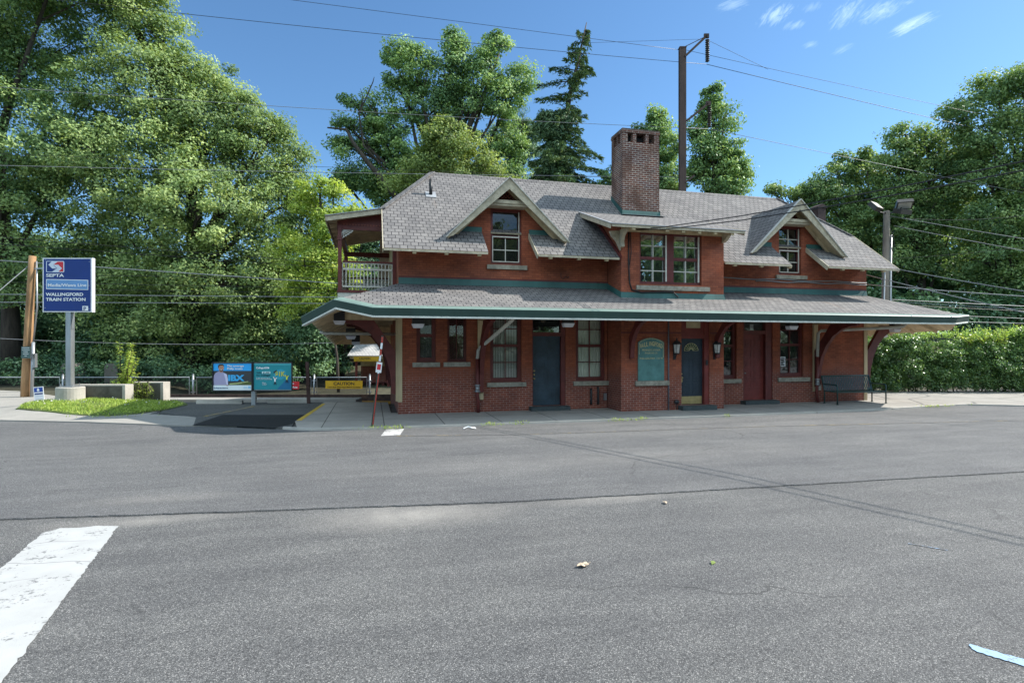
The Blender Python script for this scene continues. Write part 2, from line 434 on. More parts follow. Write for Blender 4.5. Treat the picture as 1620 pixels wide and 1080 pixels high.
def wall_holes(mb, axis, c, a0, a1, z0, z1, holes, rec, mi=0, ms=None):
    """wall in a plane of constant v (axis 'v', facing -v) with openings and their reveals"""
    us = sorted({a0, a1, *[h[0] for h in holes], *[h[1] for h in holes]}); zs = sorted({z0, z1, *[h[2] for h in holes], *[h[3] for h in holes]})
    us = [u for u in us if a0 <= u <= a1]; zs = [z for z in zs if z0 <= z <= z1]
    for i in range(len(us)-1):
        for j in range(len(zs)-1):
            cu, cz = (us[i]+us[i+1])/2, (zs[j]+zs[j+1])/2
            if any(h[0] < cu < h[1] and h[2] < cz < h[3] for h in holes): continue
            mb.face([(us[i], c, zs[j]), (us[i+1], c, zs[j]), (us[i+1], c, zs[j+1]), (us[i], c, zs[j+1])], mi)
    for (h0, h1, b, t) in holes:
        e = c+rec
        mb.face([(h0, c, b), (h0, e, b), (h0, e, t), (h0, c, t)][::-1], mi)
        mb.face([(h1, c, b), (h1, e, b), (h1, e, t), (h1, c, t)], mi)
        mb.face([(h0, c, t), (h1, c, t), (h1, e, t), (h0, e, t)][::-1], mi)
        mb.face([(h0, c, b), (h1, c, b), (h1, e, b), (h0, e, b)], mi)

def catenary(a, b, sag, n=14):
    a = Vector(a); b = Vector(b)
    return [a.lerp(b, i/n)-Vector((0, 0, sag*4*(i/n)*(1-i/n))) for i in range(n+1)]
# ================================================================== STATION
L0 = 16.95; PK = .79; EV = -1.0
zmain = lambda v: 4.715+PK*(v+1.0)          # front slope of the main roof
zcan = lambda v: 3.85+.345*v               # canopy front slope (v <= 0)
ST = empty('station_building', 'red brick railway station with grey shingled roof, dormers and a canopy all round', 'station', (0, 0, 0))

# ---- walls
w = MB()
REC = .13
W = dict(W1=(.53, 1.10, 1.53, 3.1), W2=(1.45, 2.03, 1.53, 3.1), W3=(2.77, 3.76, .90, 3.12), D1=(4.11, 5.21, .13, 3.15), W4=(5.56, 6.56, .89, 3.12),
         W5=(10.55, 11.45, .88, 3.12), D3=(11.72, 12.9, .13, 3.17), W6=(13.2, 14.19, .92, 3.15), U1=(2.78, 3.76, 4.53, 5.5), U2=(13.16, 14.10, 4.53, 5.5))
wall_holes(w, 'v', 0.0, 0, 6.64, -.12, 5.5, [W[k] for k in ('W1', 'W2', 'W3', 'D1', 'W4', 'U1')], REC)
wall_holes(w, 'v', 0.0, 10.24, L0, -.12, 5.5, [W[k] for k in ('W5', 'D3', 'W6', 'U2')], REC)
for (ul, ur, uc, zt) in ((2.78, 3.76, 3.23, 6.24), (13.16, 14.10, 13.53, 6.24)):
    rk = lambda u: 6.98-abs(u-uc)*.985
    e = 1.50
    w.face([(uc-e, 0, 5.5), (ul, 0, 5.5), (ul, 0, rk(ul))])
    w.face([(ur, 0, 5.5), (uc+e, 0, 5.5), (ur, 0, rk(ur))])
    w.face([(ul, 0, zt), (ur, 0, zt), (ur, 0, rk(ur)), (uc, 0, 6.98), (ul, 0, rk(ul))])
    for u, sgn in ((ul, 1), (ur, -1)):
        q = [(u, 0, 5.5), (u, REC, 5.5), (u, REC, zt), (u, 0, zt)]
        w.face(q[::-1] if sgn > 0 else q)
    w.face([(ul, REC, zt), (ur, REC, zt), (ur, 0, zt), (ul, 0, zt)])
for u, flip in ((0, 1), (L0, 0)):
    q = [(u, 0, -.12), (u, 7, -.7), (u, 7, 5.38), (u, 6.05, 6.16), (u, .95, 6.16), (u, 0, 5.38)]
    w.face(q[::-1] if flip else q)
w.face([(L0, 7, -.7), (0, 7, -.7), (0, 7, 5.2), (L0, 7, 5.2)])
w.build('wall', BR, ST)
# projecting bay
b = MB()
UB = (7.28, 9.44, 3.93, 5.56); D2 = (8.72, 9.72, .14, 3.13)
wall_holes(b, 'v', -1.0, 6.66, 10.24, -.12, 5.74, [UB, D2], REC)
for u, flip in ((6.66, 1), (10.24, 0)):
    q = [(u, -1, -.12), (u, .1, -.12), (u, .1, 4.0), (u, 1.2, 6.1), (u, 1.2, 6.48), (u, -1, 5.74)]
    b.face(q[::-1] if flip else q)
b.build('bay_wall', BR, ST)
# string course under the canopy and worn plinth edges
for a, c_ in ((6.64, 8.70), (9.74, 10.26)): MB().box(a, c_, -1.02, -1.002, 2.40, 2.44).build('string_course', MAR, ST)

# ---- main roof
def slab(mb, pts, th=.05, mtop=0, mside=1):
    n = (Vector(pts[1])-Vector(pts[0])).cross(Vector(pts[2])-Vector(pts[0])).normalized()
    if n.z < 0: pts = pts[::-1]; n = -n
    mb.prism(pts, -n*th, mtop, mside)
r = MB(); P = lambda u, v: (u, v, zmain(v))
Pb = lambda u, v: (u, 7-v, zmain(v))
uL, uR = -.45, 17.3; rl, rr = 1.36, 16.0; HV = .94
gaps = [(uL, 2.5), (4.0, 6.60), (10.28, 12.84), (14.3, uR)]
for a, c in gaps: slab(r, [P(a, EV), P(c, EV), P(c, -.001), P(a, -.001)])
slab(r, [P(uL, 0), P(uR, 0), P(uR, HV), P(rr, 3.5), P(rl, 3.5), P(uL, HV)])
slab(r, [Pb(uL, EV), Pb(uR, EV), Pb(uR, HV), Pb(rr, 3.5), Pb(rl, 3.5), Pb(uL, HV)])
slab(r, [P(uL, HV), P(rl, 3.5), Pb(uL, HV)]); slab(r, [P(uR, HV), P(rr, 3.5), Pb(uR, HV)])
RF = r.build('roof', [SH, TANW], ST)
cap = MB()
cap.face([(rl, 3.36, zmain(3.36)+.012), (rr, 3.36, zmain(3.36)+.012), (rr, 3.5, zmain(3.5)+.014), (rl, 3.5, zmain(3.5)+.014)]); cap.face([(rl, 3.5, zmain(3.5)+.014), (rr, 3.5, zmain(3.5)+.014), (rr, 3.64, zmain(3.36)+.012), (rl, 3.64, zmain(3.36)+.012)])
for (a, c) in (((uL, HV), (rl, 3.5)), ((uR, HV), (rr, 3.5))):
    cap.beam((a[0], a[1], zmain(a[1])+.01), (c[0], c[1], zmain(c[1])+.01), .22, .035)
cap.build('ridge_cap', SH, RF)
for a, c in gaps: MB().box(a+.01, c-.01, -1.025, -1.003, 4.645, 4.70).build('fascia', TANW, RF)
for u in (uL-.012, uR+.012): MB().beam((u, EV, zmain(EV)-.07), (u, HV, zmain(HV)-.07), .022, .13).build('verge_board', TANW, RF)
for u in (3.988, 14.288): MB().beam((u, EV, zmain(EV)-.07), (u, .02, zmain(.02)-.07), .022, .14).build('verge_board', TANW, RF)
tb = MB(); tb.beam((6.628, -1.03, zmain(-1.03)), (6.628, .9, zmain(.9)), .05, .16); tb.build('barge_trim', MAR, RF)
tail0 = None
def instances(name, mb, mat, parent, locs):
    o = mb.build(name, mat, parent)
    for i, p in enumerate(locs):
        c = o
        if i: c = o.copy(); COL.objects.link(c); c.parent = parent
        c.location = p
    return o
tl = MB(); tl.box(-.05, .05, -.985, -.88, -.135, -.068); 
ups = [.4, 1.3, 2.25, 4.4, 5.3, 6.2, 10.7, 11.7, 12.8, 14.95, 15.8, 16.7]
instances('rafter_tail', tl, TAN, RF, [(u, 0, 4.735) for u in ups])
# flashing where the little eaves meet the dormer walls
for a, c in ((1.80, 2.5), (4.0, 4.66), (12.12, 12.84), (14.3, 14.98)):
    MB().box(a, c, -.03, -.003, 5.48, 5.63).build('flashing', GRN, ST)
# vent pipe with its lead collar
vp = MB(); vp.tube([(1.15, 1.95, 6.98), (1.15, 1.95, 7.57)], .055, 10); vpo = vp.build('vent_pipe', STEELD, RF, True)
cl = MB(); cl.beam((1.15, 1.78, zmain(1.78)+.012), (1.15, 2.12, zmain(2.12)+.012), .34, .02); cl.build('collar', LEAD, vpo)

# ---- dormers
def dormer(uc, half):
    zt = 7.03; vf = -.56; sl = .985
    vb = (zt-4.715)/PK-1.0
    d = MB()
    for sg in (-1, 1):
        A = (uc, vf, zt); B = (uc+sg*half, vf, zt-sl*half); B2 = (uc+sg*half, (zt-sl*half-4.715)/PK-1.0+.30, zt-sl*half); T = (uc, vb+.30, zt)
        slab(d, [A, B, B2, T] if sg > 0 else [A, T, B2, B], .06)
    do = d.build('dormer_roof', [SH, TAN], ST)
    rk = MB()
    for sg in (-1, 1):
        f = lambda s, dz: (uc+sg*s, vf-.03, zt-sl*s+dz)
        rk.prism([f(0, .01), f(half+.04, .01), f(half-.10, -.17) if 0 else f(half-.16, -.14), f(0, -.33)], (0, .045, 0))
    rk.build('rake_board', TANW, do)
    dr = MB()
    for sg in (-1, 1):
        dr.beam((uc, vf-.035, zt+.018), (uc+sg*(half+.05), vf-.035, zt+.018-sl*(half+.05)), .10, .025, (0, 0, 1))
    dr.build('drip_edge', PIPEW, do)
    tie = MB(); tie.box(uc-.60, uc+.60, -.44, -.32, 6.30, 6.40); tie.box(uc-.62, uc+.62, -.40, -.02, 6.235, 6.295)
    tie.build('collar_tie', TANW, do)
    so = MB()
    for sg in (-1, 1):                                   # inner rafter along the soffit
        f = lambda s, dz: (uc+sg*s, -.20, zt-sl*s+dz)
        so.prism([f(0, -.09), f(half-.22, -.09), f(half-.34, -.21), f(0, -.24)], (0, .06, 0))
    so.build('soffit_rafter', TAN, do)
    la = MB(); back = MB()
    back.face([(uc-.54, -.10, 6.31), (uc+.54, -.10, 6.31), (uc, -.10, 6.88)])
    lo = back.build('gable_vent', DARK, do)
    n = 9
    for i in range(n):
        for j in range(n):
            x = uc-.5+(i+.5)*1.0/n+(.055 if j % 2 else 0); z = 6.42+j*.055
            if z+.04 < 6.88-abs(x-uc)*1.02-.03: la.box(x-.036, x+.036, -.135, -.105, z, z+.038)
    la.build('lattice', LATT, lo)
dormer(3.23, 1.85); dormer(13.53, 1.91)

# ---- bay roof
br = MB(); sb = .338; zb = lambda v: 5.60+sb*(v+1.65)
slab(br, [(6.02, -1.68, zb(-1.68)), (10.52, -1.68, zb(-1.68)), (10.62, 1.40, zb(1.40)), (6.2, 1.40, zb(1.40))], .06)
BRO = br.build('bay_roof', [SH, TANW], ST)
MB().box(6.04, 10.50, -1.705, -1.683, 5.50, 5.565).build('fascia', TANW, BRO); MB().beam((6.015, -1.66, zb(-1.66)-.07), (6.18, 1.2, zb(1.2)-.07), .025, .15).build('verge_board', TANW, BRO)
MB().beam((10.53, -1.66, zb(-1.66)-.07), (10.59, .4, zb(.4)-.07), .025, .15).build('verge_board', TANW, BRO)
q = MB(); q.box(6.01, 10.53, -1.735, -1.69, 5.575, 5.595); q.beam((6.01, -1.70, zb(-1.70)+.015), (6.185, 1.35, zb(1.35)+.015), .06, .02); q.build('drip_edge', LEAD, BRO)
t2 = MB(); t2.prism([(-.05, -.66, -.20), (-.05, -.66, -.10), (-.05, -.01, .11), (-.05, -.01, .01)], (.1, 0, 0))
instances('rafter_tail', t2, TAN, BRO, [(u, -1.0, 5.64) for u in (6.75, 7.3, 7.85, 8.4, 8.95, 9.5, 10.1)])
q = MB(); q.box(6.66, 10.24, -1.05, -1.002, 5.52, 5.70); q.build('frieze', TAN, BRO)
# scroll brackets at the bay corners
def scroll(u, z0, z1):
    k = MB(); pts = []
    pts = [(u, -1.02, z0), (u, -1.14, z0+.02), (u, -1.10, z0+.18), (u, -1.17, z0+.34), (u, -1.30, z0+.42), (u, -1.40, z1-.10), (u, -1.40, z1), (u, -1.02, z1)]
    k.prism(pts, (.11, 0, 0)); k.build('scroll_bracket', TANW, BRO)
scroll(6.60, 5.02, 5.55); k = MB(); k.prism([(10.16, -1.02, 5.32), (10.16, -1.16, 5.36), (10.16, -1.34, 5.50), (10.16, -1.34, 5.60), (10.16, -1.02, 5.64)], (.11, 0, 0)); k.build('scroll_bracket', TANW, BRO)
k = MB(); k.prism([(6.655, -.98, 5.55), (6.30, -.98, 5.52), (6.36, -.98, 5.38), (6.52, -.98, 5.22), (6.655, -.98, 4.95)], (0, .10, 0)); k.build('scroll_bracket', TANW, BRO)

# ---- chimney
ch = MB(); a0, a1, e0, e1 = 7.86, 9.30, 1.45, 2.38
ch.box(a0, a1, e0, e1, 6.0, 9.27)
pr_ = .20
for x in (a0, a0+.41, a1-.41-.13, a1-pr_):
    wd = pr_ if x in (a0, a1-pr_) else .13
    for y in (e0, e1-pr_): ch.box(x, x+wd, y, y+pr_, 9.27, 9.60)
for x in (a0+.001, a1-pr_-.001): ch.box(x, x+pr_-.002, e0+.36, e0+.50, 9.27, 9.60)
ch.box(a0-.02, a1+.02, e0-.02, e1+.02, 9.60, 9.675)
CHO = ch.build('chimney', CHB, ST)
q = MB(); q.box(a0-.01, a1+.01, e0-.01, e1+.01, 9.676, 9.735); q.build('chimney_cap', plain('sooty_cap', (.12, .085, .07), .9, .4, 6, .4, 40), CHO)
q = MB(); q.box(a0+.22, a1-.22, e0+.2, e1-.2, 9.272, 9.50); q.build('flue', DARK, CHO)
q = MB(); z = zmain(e0)
q.prism([(a0-.03, e0-.05, z-.06), (a1+.03, e0-.05, z-.06), (a1+.03, e0-.02, z+.17), (a0-.03, e0-.02, z+.17)], (0, .015, 0))
q.face([(a0-.025, e0-.05, z-.05), (a0-.025, e0-.04, z+.18), (a0-.025, e1, zmain(e1)+.18), (a0-.025, e1, zmain(e1)-.02)])
q.face([(a1+.025, e0-.05, z-.05), (a1+.025, e1, zmain(e1)-.02), (a1+.025, e1, zmain(e1)+.18), (a1+.025, e0-.04, z+.18)])
q.build('flashing', GRN, CHO)
q = MB(); q.beam((a0-.1, e0-.16, zb(e0-.16)+.022), (a1+.1, e0-.16, zb(e0-.16)+.022), .22, .008, (0, 0, 1)); q.build('lead_apron', LEAD, CHO)
# square flue on the rear slope
p = at(1294.5, 334, 26.5)
q = MB(); q.box(p.x-.22, p.x+.22, p.y-.22, p.y+.22, 5.6, p.z+.10); q.box(p.x-.27, p.x+.27, p.y-.27, p.y+.27, p.z+.101, p.z+.16)
q.prism([(p.x-.27, p.y-.27, p.z+.161), (p.x+.27, p.y-.27, p.z+.161), (p.x, p.y-.27, p.z+.30)], (0, .54, 0))
q.build('flue_stack', plain('flue_brown', (.05, .028, .024), .7, .3, 5), ST)

# ---- canopy
AL = (-1.60, -1.80, zcan(-1.80)); AR = (18.45, -2.34, zcan(-2.34))
TL = (-2.50, -.78, 2.82); TR = (19.40, -1.25, 2.62); BL = (-2.40, 9.0, 2.10); BRR = (19.4, 9.0, 2.2)
E0 = (-.70, -2.47, zcan(-2.47)); E1 = (17.80, -2.47, zcan(-2.47))
c = MB()
c0 = (0, 0, 3.85); c1 = (L0, 0, 3.85); c2 = (L0, 7, 3.85); c3 = (0, 7, 3.85)
slab(c, [E0, E1, AR, c1, c0, AL], .05)
slab(c, [c0, TL, AL][::-1], .05); slab(c, [c3, BL, c0], .05); slab(c, [c0, BL, TL], .05)
slab(c, [c1, AR, TR], .05); slab(c, [c1, TR, BRR], .05); slab(c, [c1, BRR, c2], .05)
slab(c, [c3, c2, BRR, BL], .05)
CAN = c.build('canopy_roof', [SH, SOFF], ST)
# boards and rafters of the soffit
so = MB()
def lerp3(a, c, t): return tuple(a[i]+(c[i]-a[i])*t for i in range(3))
instances('rafter_tail', MB().box(-.055, .055, -2.44, -1.5, -.16, -.055), TAN, CAN, [])if 0 else None
ct = MB(); ct.prism([(-.05, -2.43, zcan(-2.43)-.055), (-.05, -.02, zcan(-.02)-.055), (-.05, -.02, zcan(-.02)-.20), (-.05, -2.30, zcan(-2.30)-.20), (-.05, -2.43, zcan(-2.43)-.16)], (.10, 0, 0))
instances('rafter', ct, TAN, CAN, [(u, 0, 0) for u in [.05+.87*i for i in range(20)] if not 6.5 < u < 10.4])
ct2 = MB(); ct2.prism([(-.05, -2.43, zcan(-2.43)-.055), (-.05, -1.02, zcan(-1.02)-.055), (-.05, -1.02, zcan(-1.02)-.20), (-.05, -2.30, zcan(-2.30)-.20), (-.05, -2.43, zcan(-2.43)-.16)], (.10, 0, 0))
instances('rafter', ct2, TAN, CAN, [(u, 0, 0) for u in (7.0, 7.85, 8.75, 9.7)])
def side_rafters(top, eaveA, eaveB, n, off):
    for i in range(n):
        t = (i+.5)/n; vv = lerp3(eaveA, eaveB, t)
        uu = top; vw = min(7, max(0, vv[1])); a = Vector((uu, vw if 0 else min(6.9, max(.05, vv[1]*.78)), 3.85-.11)); e = Vector(vv)-Vector((0, 0, .11))
        k = MB(); k.beam(a, e.lerp(a, .03), .08, .11); k.build('rafter', SOFF, CAN)
side_rafters(0, TL, BL, 13, 0); side_rafters(L0, TR, BRR, 11, 0)
bd = MB()                                                # sheathing joints seen on the left soffit
# gutter: outward profile, swept along eave and clipped corners
g = MB()
path = [TL, AL, (-.70, -2.50, 2.995), (17.80, -2.50, 2.985), (18.62, -2.26, 3.05)]
prof = [(-.13, .05), (.11, -.006), (.15, -.035), (.085, -.228), (.105, -.236), (.105, -.272), (.0, -.275), (-.03, -.02)]
g.sweep(path, prof, [1, 1, 0, 2, 2, 2, 0])
g.build('gutter', [GRND, GRNL, WHT], CAN)
g = MB(); g.beam((18.60, -2.24, 2.93), (18.72, -2.20, 2.935), .22, .23); g.build('gutter_end', GRND, CAN)
fl = MB()                                                # green flashing at the wall
def flash(a, c, z, n): 
    fl.face([(a[0]+n[0]*.012, a[1]+n[1]*.012, z+.18), (c[0]+n[0]*.012, c[1]+n[1]*.012, z+.18), (c[0]+n[0]*.05, c[1]+n[1]*.05, z-.01), (a[0]+n[0]*.05, a[1]+n[1]*.05, z-.01)][::-1])
fl.face([(0, -.05, 3.84), (6.66, -.05, 3.84), (6.66, -.012, 4.03), (0, -.012, 4.03)])
fl.face([(10.24, -.05, 3.84), (L0, -.05, 3.84), (L0, -.012, 4.03), (10.24, -.012, 4.03)])
fl.face([(6.62, -1.05, zcan(-1.05)), (10.28, -1.05, zcan(-1.05)), (10.26, -1.012, zcan(-1)+.16), (6.64, -1.012, zcan(-1)+.16)])
fl.face([(6.61, 0, 3.86), (6.61, -1.05, zcan(-1.05)), (6.645, -1.02, zcan(-1)+.16), (6.645, 0, 4.03)])
fl.face([(10.29, -1.05, zcan(-1.05)), (10.29, 0, 3.86), (10.255, 0, 4.03), (10.255, -1.02, zcan(-1)+.16)])
fl.build('flashing', GRN, CAN)
for a, c_ in ((.01, 6.65), (10.25, L0-.01)): MB().box(a, c_, -.014, -.003, 4.03, 4.075).build('trim_line', MAR, ST)

# ---- curved brackets carried on posts
BP = [(0, 1.84), (.62, 2.76), (1.55, 2.76), (1.55, 2.68), (1.30, 2.655), (1.05, 2.58), (.72, 2.36), (.45, 2.02), (.26, 1.62), (.15, 1.15), (.12, .62), (0, .58)]
def bracket(base, dirv, sx=1.0, z0=0.58, ztop=2.76, post=True, post_z=.38, label=None):
    dirv = Vector(dirv); side = Vector((-dirv.y, dirv.x, 0))
    sc = (ztop-z0)/(2.76-.58)
    k = MB(); pts = [Vector(base)+dirv*(s*sx+.075)+Vector((0, 0, z0+(z-.58)*sc)) for s, z in BP]
    k.prism([p-side*.065 for p in pts], side*.13)
    o = k.build('canopy_bracket', MAR, ST)
    if post:
        pb = MB(); e = Vector(base)
        def bx(s0, s1, wv, za, zb2):
            q = [e+dirv*s0-side*wv, e+dirv*s1-side*wv, e+dirv*s1+side*wv, e+dirv*s0+side*wv]
            pb.prism([p+Vector((0, 0, za)) for p in q][::-1], (0, 0, zb2-za))
        bx(.005, .073, .085, post_z, 3.0 if dirv.y == 0 else 2.95)
        pb.build('bracket_post', TAN, o)
    bm_ = MB(); e = Vector(base)
    bm_.beam(e+dirv*.05+Vector((0, 0, 2.855)), e+dirv*(1.75*sx+.1)+Vector((0, 0, 2.855)), .14, .18); bm_.build('outrigger', TAN, o)
    return o
bracket((0, .10, 0), (-1, 0, 0)); bracket((0, 3.5, 0), (-1, 0, 0), post=False); bracket((0, 6.8, 0), (-1, 0, 0), post=False)
bracket((L0, .10, 0), (1, 0, 0), 1.08, .45)
bracket((2.455, 0, 0), (0, -1, 0), 1.15)
bracket((14.66, 0, 0), (0, -1, 0), 1.15, .55)
bracket((6.95, -1, 0), (0, -1, 0), .72, 1.62, 2.78, False); bracket((9.93, -1, 0), (0, -1, 0), .72, 1.62, 2.78, False)
# corner boards on the facade
MB().box(-.02, .11, -.03, -.003, .36, 3.7).build('corner_board', TAN, ST); MB().box(L0-.12, L0+.02, -.03, -.003, -.05, 3.7).build('corner_board', TAN, ST)
# eave beam seen beneath the end canopies
MB().box(-1.75, -.08, -.02, .14, 2.95, 3.12).build('eave_beam', TAN, CAN); MB().box(L0+.08, L0+1.9, -.02, .14, 2.95, 3.1).build('eave_beam', TAN, CAN)
# downspouts
def pipe(name, segs, r, parent, mats):
    o = None
    for i, (pts, m) in enumerate(segs):
        q = MB(); q.tube(pts, r, 10); x = q.build(name if i == 0 else 'lower_pipe' if i == 1 else 'pipe_joint', m, parent if o is None else o, True)
        if o is None: o = x
    return o
pipe('downspout', [([(2.92, -2.35, 2.78), (2.86, -2.25, 2.68), (2.42, -.32, 1.98), (2.36, -.2, 1.88), (2.33, -.2, 1.62)], PIPEW), ([(2.33, -.2, 1.63), (2.33, -.2, .50), (2.36, -.16, .30), (2.36, -.16, -.02)], MAR)], .055, ST, None)
pipe('downspout', [([(16.3, -2.2, 2.80), (16.22, -2.1, 2.66), (16.0, -1.9, 2.62), (14.62, -.35, 2.54), (14.56, -.28, 2.45), (14.56, -.25, 1.62)], PIPEW), ([(14.56, -.25, 1.63), (14.56, -.22, .35), (14.62, -.18, .15), (14.66, -.16, -.02)], MAR)], .055, ST, None)
for (x, y) in ((2.33, -.2), (14.56, -.25)):
    q = MB()
    for z in (.80, .62): q.tube([(x, y, z), (x, y, z+.05)], .085, 10)
    q.tube([(x, y, .665), (x, y, .80)], .068, 10); q.build('pipe_coupling', STEELG, ST, True)
pl = MB(); pl.tube([(-2.3, 1.3, 2.46), (-2.2, 1.3, 2.40), (-.05, 1.0, 2.38)], .05, 8); pl.build('gutter_pipe', PIPEW, CAN, True)
# canopy lamps
def canopy_lamp(u, v, ztop):
    k = MB(); k.box(-.15, .15, -.10, .10, -.26, 0); o = k.build('canopy_light', STEELD, ST); o.location = (u, v, ztop)
    l = MB(); l.prism([(-.17, -.11, -.261), (.17, -.11, -.261), (.12, -.09, -.37), (-.12, -.09, -.37)], (0, .2, 0)); l.build('lens', LENS, o)
for (x, y, v) in ((661, 497, -1.6), (898.5, 497, -1.6), (1252.5, 503, -1.6)):
    d = 14.5
    for _ in range(30):
        pp = at(x, y, d)
        d += (v-pp.y)/FV.y*.8
    canopy_lamp(pp.x, pp.y, pp.z)
for (x, y, d) in ((537, 493, 16.0), (555, 519, 18.5), (563, 530, 21.5), (1416, 509, 20.0), (1395.5, 519, 21.8)):
    pp = at(x, y, d); canopy_lamp(pp.x, pp.y, pp.z)
# ---- windows and doors
def window(hole, c, rows, cols, parent, label=None, glassm=None, frame=MAR, munt=MAR, sill=None, blind=None, plain_top=False, fw=.075, meet=True, rec=REC, pale=None, mull=None, tag_=None, hide_top=False):
    u0, u1, z0, z1 = hole; y0, y1 = c+rec-.055, c+rec+.03
    f = MB()
    f.box(u0, u0+fw, y0, y1, z0, z1); f.box(u1-fw, u1, y0, y1, z0, z1); f.box(u0+fw, u1-fw, y0, y1, z1-fw, z1); f.box(u0+fw, u1-fw, y0, y1, z0, z0+fw*1.2)
    if mull: f.box((u0+u1)/2-mull/2, (u0+u1)/2+mull/2, y0-.01, y1, z0+fw*1.2, z1-fw)
    o = f.build('window', frame, parent)
    if label: o['label'] = label
    bays = [(u0+fw, u1-fw)] if not mull else [(u0+fw, (u0+u1)/2-mull/2), ((u0+u1)/2+mull/2, u1-fw)]
    m = MB(); zl, zh = z0+fw*1.2, z1-fw; zm = (zl+zh)/2
    pm = MB(); pn = MB()
    for (a, e) in bays:
        if meet: m.box(a, e, y0+.012, y1-.01, zm-.024, zm+.024)
        sw = .022
        for (q0, q1, yy) in ((zl, zm-.024, y0+.022), (zm+.024, zh, y0+.014)) if meet else ((zl, zh, y0+.02),):
            T = pm if pale else m
            T.box(a, a+sw, yy, y1-.015, q0, q1); T.box(e-sw, e, yy, y1-.015, q0, q1)
            T.box(a+sw, e-sw, yy, y1-.015, q0, q0+sw); T.box(a+sw, e-sw, yy, y1-.015, q1-sw, q1)
            hr = rows//2 if meet else rows
            if plain_top and q0 > zm: continue
            for i in range(1, cols):
                x = a+(e-a)*i/cols; pm_ = pm if munt is SASH else m; pm_.box(x-.013, x+.013, yy+.004, y1-.02, q0+sw, q1-sw)
            for j in range(1, hr):
                z = q0+(q1-q0)*j/hr; pm_ = pm if munt is SASH else m
                xs = [a+sw]+[a+(e-a)*i/cols for i in range(1, cols)]+[e-sw]
                for i in range(len(xs)-1): pm_.box(xs[i]+.0135*(i > 0), xs[i+1]-.0135*(i < len(xs)-2), yy+.005, y1-.021, z-.013, z+.013)
        pn.face([(a, y1-.012, zl), (e, y1-.012, zl), (e, y1-.012, zh), (a, y1-.012, zh)])
    if m.f: m.build('sash', frame, o)
    if pm.f: pm.build('muntin', SASH, o)
    pn.build('pane', glassm or GLS, o)
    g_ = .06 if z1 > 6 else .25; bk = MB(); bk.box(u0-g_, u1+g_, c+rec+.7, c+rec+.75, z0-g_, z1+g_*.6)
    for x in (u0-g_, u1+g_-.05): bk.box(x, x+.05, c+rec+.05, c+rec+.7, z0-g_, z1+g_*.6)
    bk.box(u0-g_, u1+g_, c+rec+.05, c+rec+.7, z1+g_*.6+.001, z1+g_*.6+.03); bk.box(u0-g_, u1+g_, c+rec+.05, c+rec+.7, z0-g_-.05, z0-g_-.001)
    bk.build('dark_backing', DARK, o)  # near-black box: the darkness of the unlit room put into its colour
    if sill:
        s_ = MB(); s_.box(sill[0], sill[1], c-.07, c+rec-.06, sill[2], sill[3]); s_.build('sill', STONE, o)
    if blind == 'slats':
        bl = MB(); n = 15
        for i in range(n):
            x = u0+fw+.02+(u1-u0-2*fw-.04)*(i+.5)/n
            bl.face([(x-.020, c+rec+.075, z0+.08), (x+.020, c+rec+.09, z0+.08), (x+.020, c+rec+.09, z1), (x-.020, c+rec+.075, z1)])
        bl.build('blind', BLIND, o)
    elif blind == 'curtain':
        bl = MB(); n = 40; zc = [z0+.05, z1]
        xs = [u0+fw*.5+(u1-u0-fw)*i/n for i in range(n+1)]
        for i in range(n):
            ya = c+rec+.08+.014*math.sin(i*1.7)+.008*(i % 2); yb = c+rec+.08+.014*math.sin((i+1)*1.7)+.008*((i+1) % 2)
            bl.face([(xs[i], ya, zc[0]), (xs[i+1], yb, zc[0]), (xs[i+1], yb, zc[1]), (xs[i], ya, zc[1])])
        bl.build('curtain', CURT, o)
    elif blind == 'shade':
        bl = MB(); bl.box(u0+fw, u1-fw, c+rec+.07, c+rec+.08, z0+.15, z1); bl.build('roller_shade', plain('dim_shade', (.075, .072, .058), .8, .2, 3), o)
    return o
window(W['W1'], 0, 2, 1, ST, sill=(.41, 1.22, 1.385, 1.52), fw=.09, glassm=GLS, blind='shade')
o = window(W['W2'], 0, 1, 2, ST, 'narrow window behind a rusty wire mesh', sill=(1.33, 2.14, 1.385, 1.52), fw=.05, glassm=GLD, meet=False)
ms = MB(); u0, u1, z0, z1 = W['W2']                     # wire guard
nx = 13
for i in range(-32, nx+1):
    for sg in (1, -1):
        x0 = u0+(i*.045 if sg > 0 else (nx-i)*.045); h = z1-z0; 
        p0 = [x0, z0]; 
        # clip the diagonal to the opening
        xa, za, xb, zb_ = x0, z0, x0+sg*h*.62, z1
        def cl_(x, z): return x, z
        pts = []
        for t in [k/60 for k in range(61)]:
            x = xa+(xb-xa)*t; z = za+(zb_-za)*t
            if u0+.04 <= x <= u1-.04: pts.append((x, z))
        if len(pts) > 2: ms.beam((pts[0][0], .045, pts[0][1]), (pts[-1][0], .045, pts[-1][1]), .005, .005, (0, 1, 0))
ms.build('wire_guard', MAR, o)
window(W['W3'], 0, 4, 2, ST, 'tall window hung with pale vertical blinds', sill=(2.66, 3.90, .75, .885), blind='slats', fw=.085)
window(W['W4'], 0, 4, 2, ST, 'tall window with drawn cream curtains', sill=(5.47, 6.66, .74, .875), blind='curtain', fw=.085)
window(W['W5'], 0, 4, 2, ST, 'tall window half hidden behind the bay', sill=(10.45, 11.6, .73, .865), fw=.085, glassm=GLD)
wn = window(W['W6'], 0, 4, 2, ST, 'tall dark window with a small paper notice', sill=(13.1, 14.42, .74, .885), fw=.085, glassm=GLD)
nt_ = MB(); nt_.box(13.30, 13.52, .105, .112, 1.28, 1.62); no = nt_.build('notice', SWHITE, wn)
nl = MB()
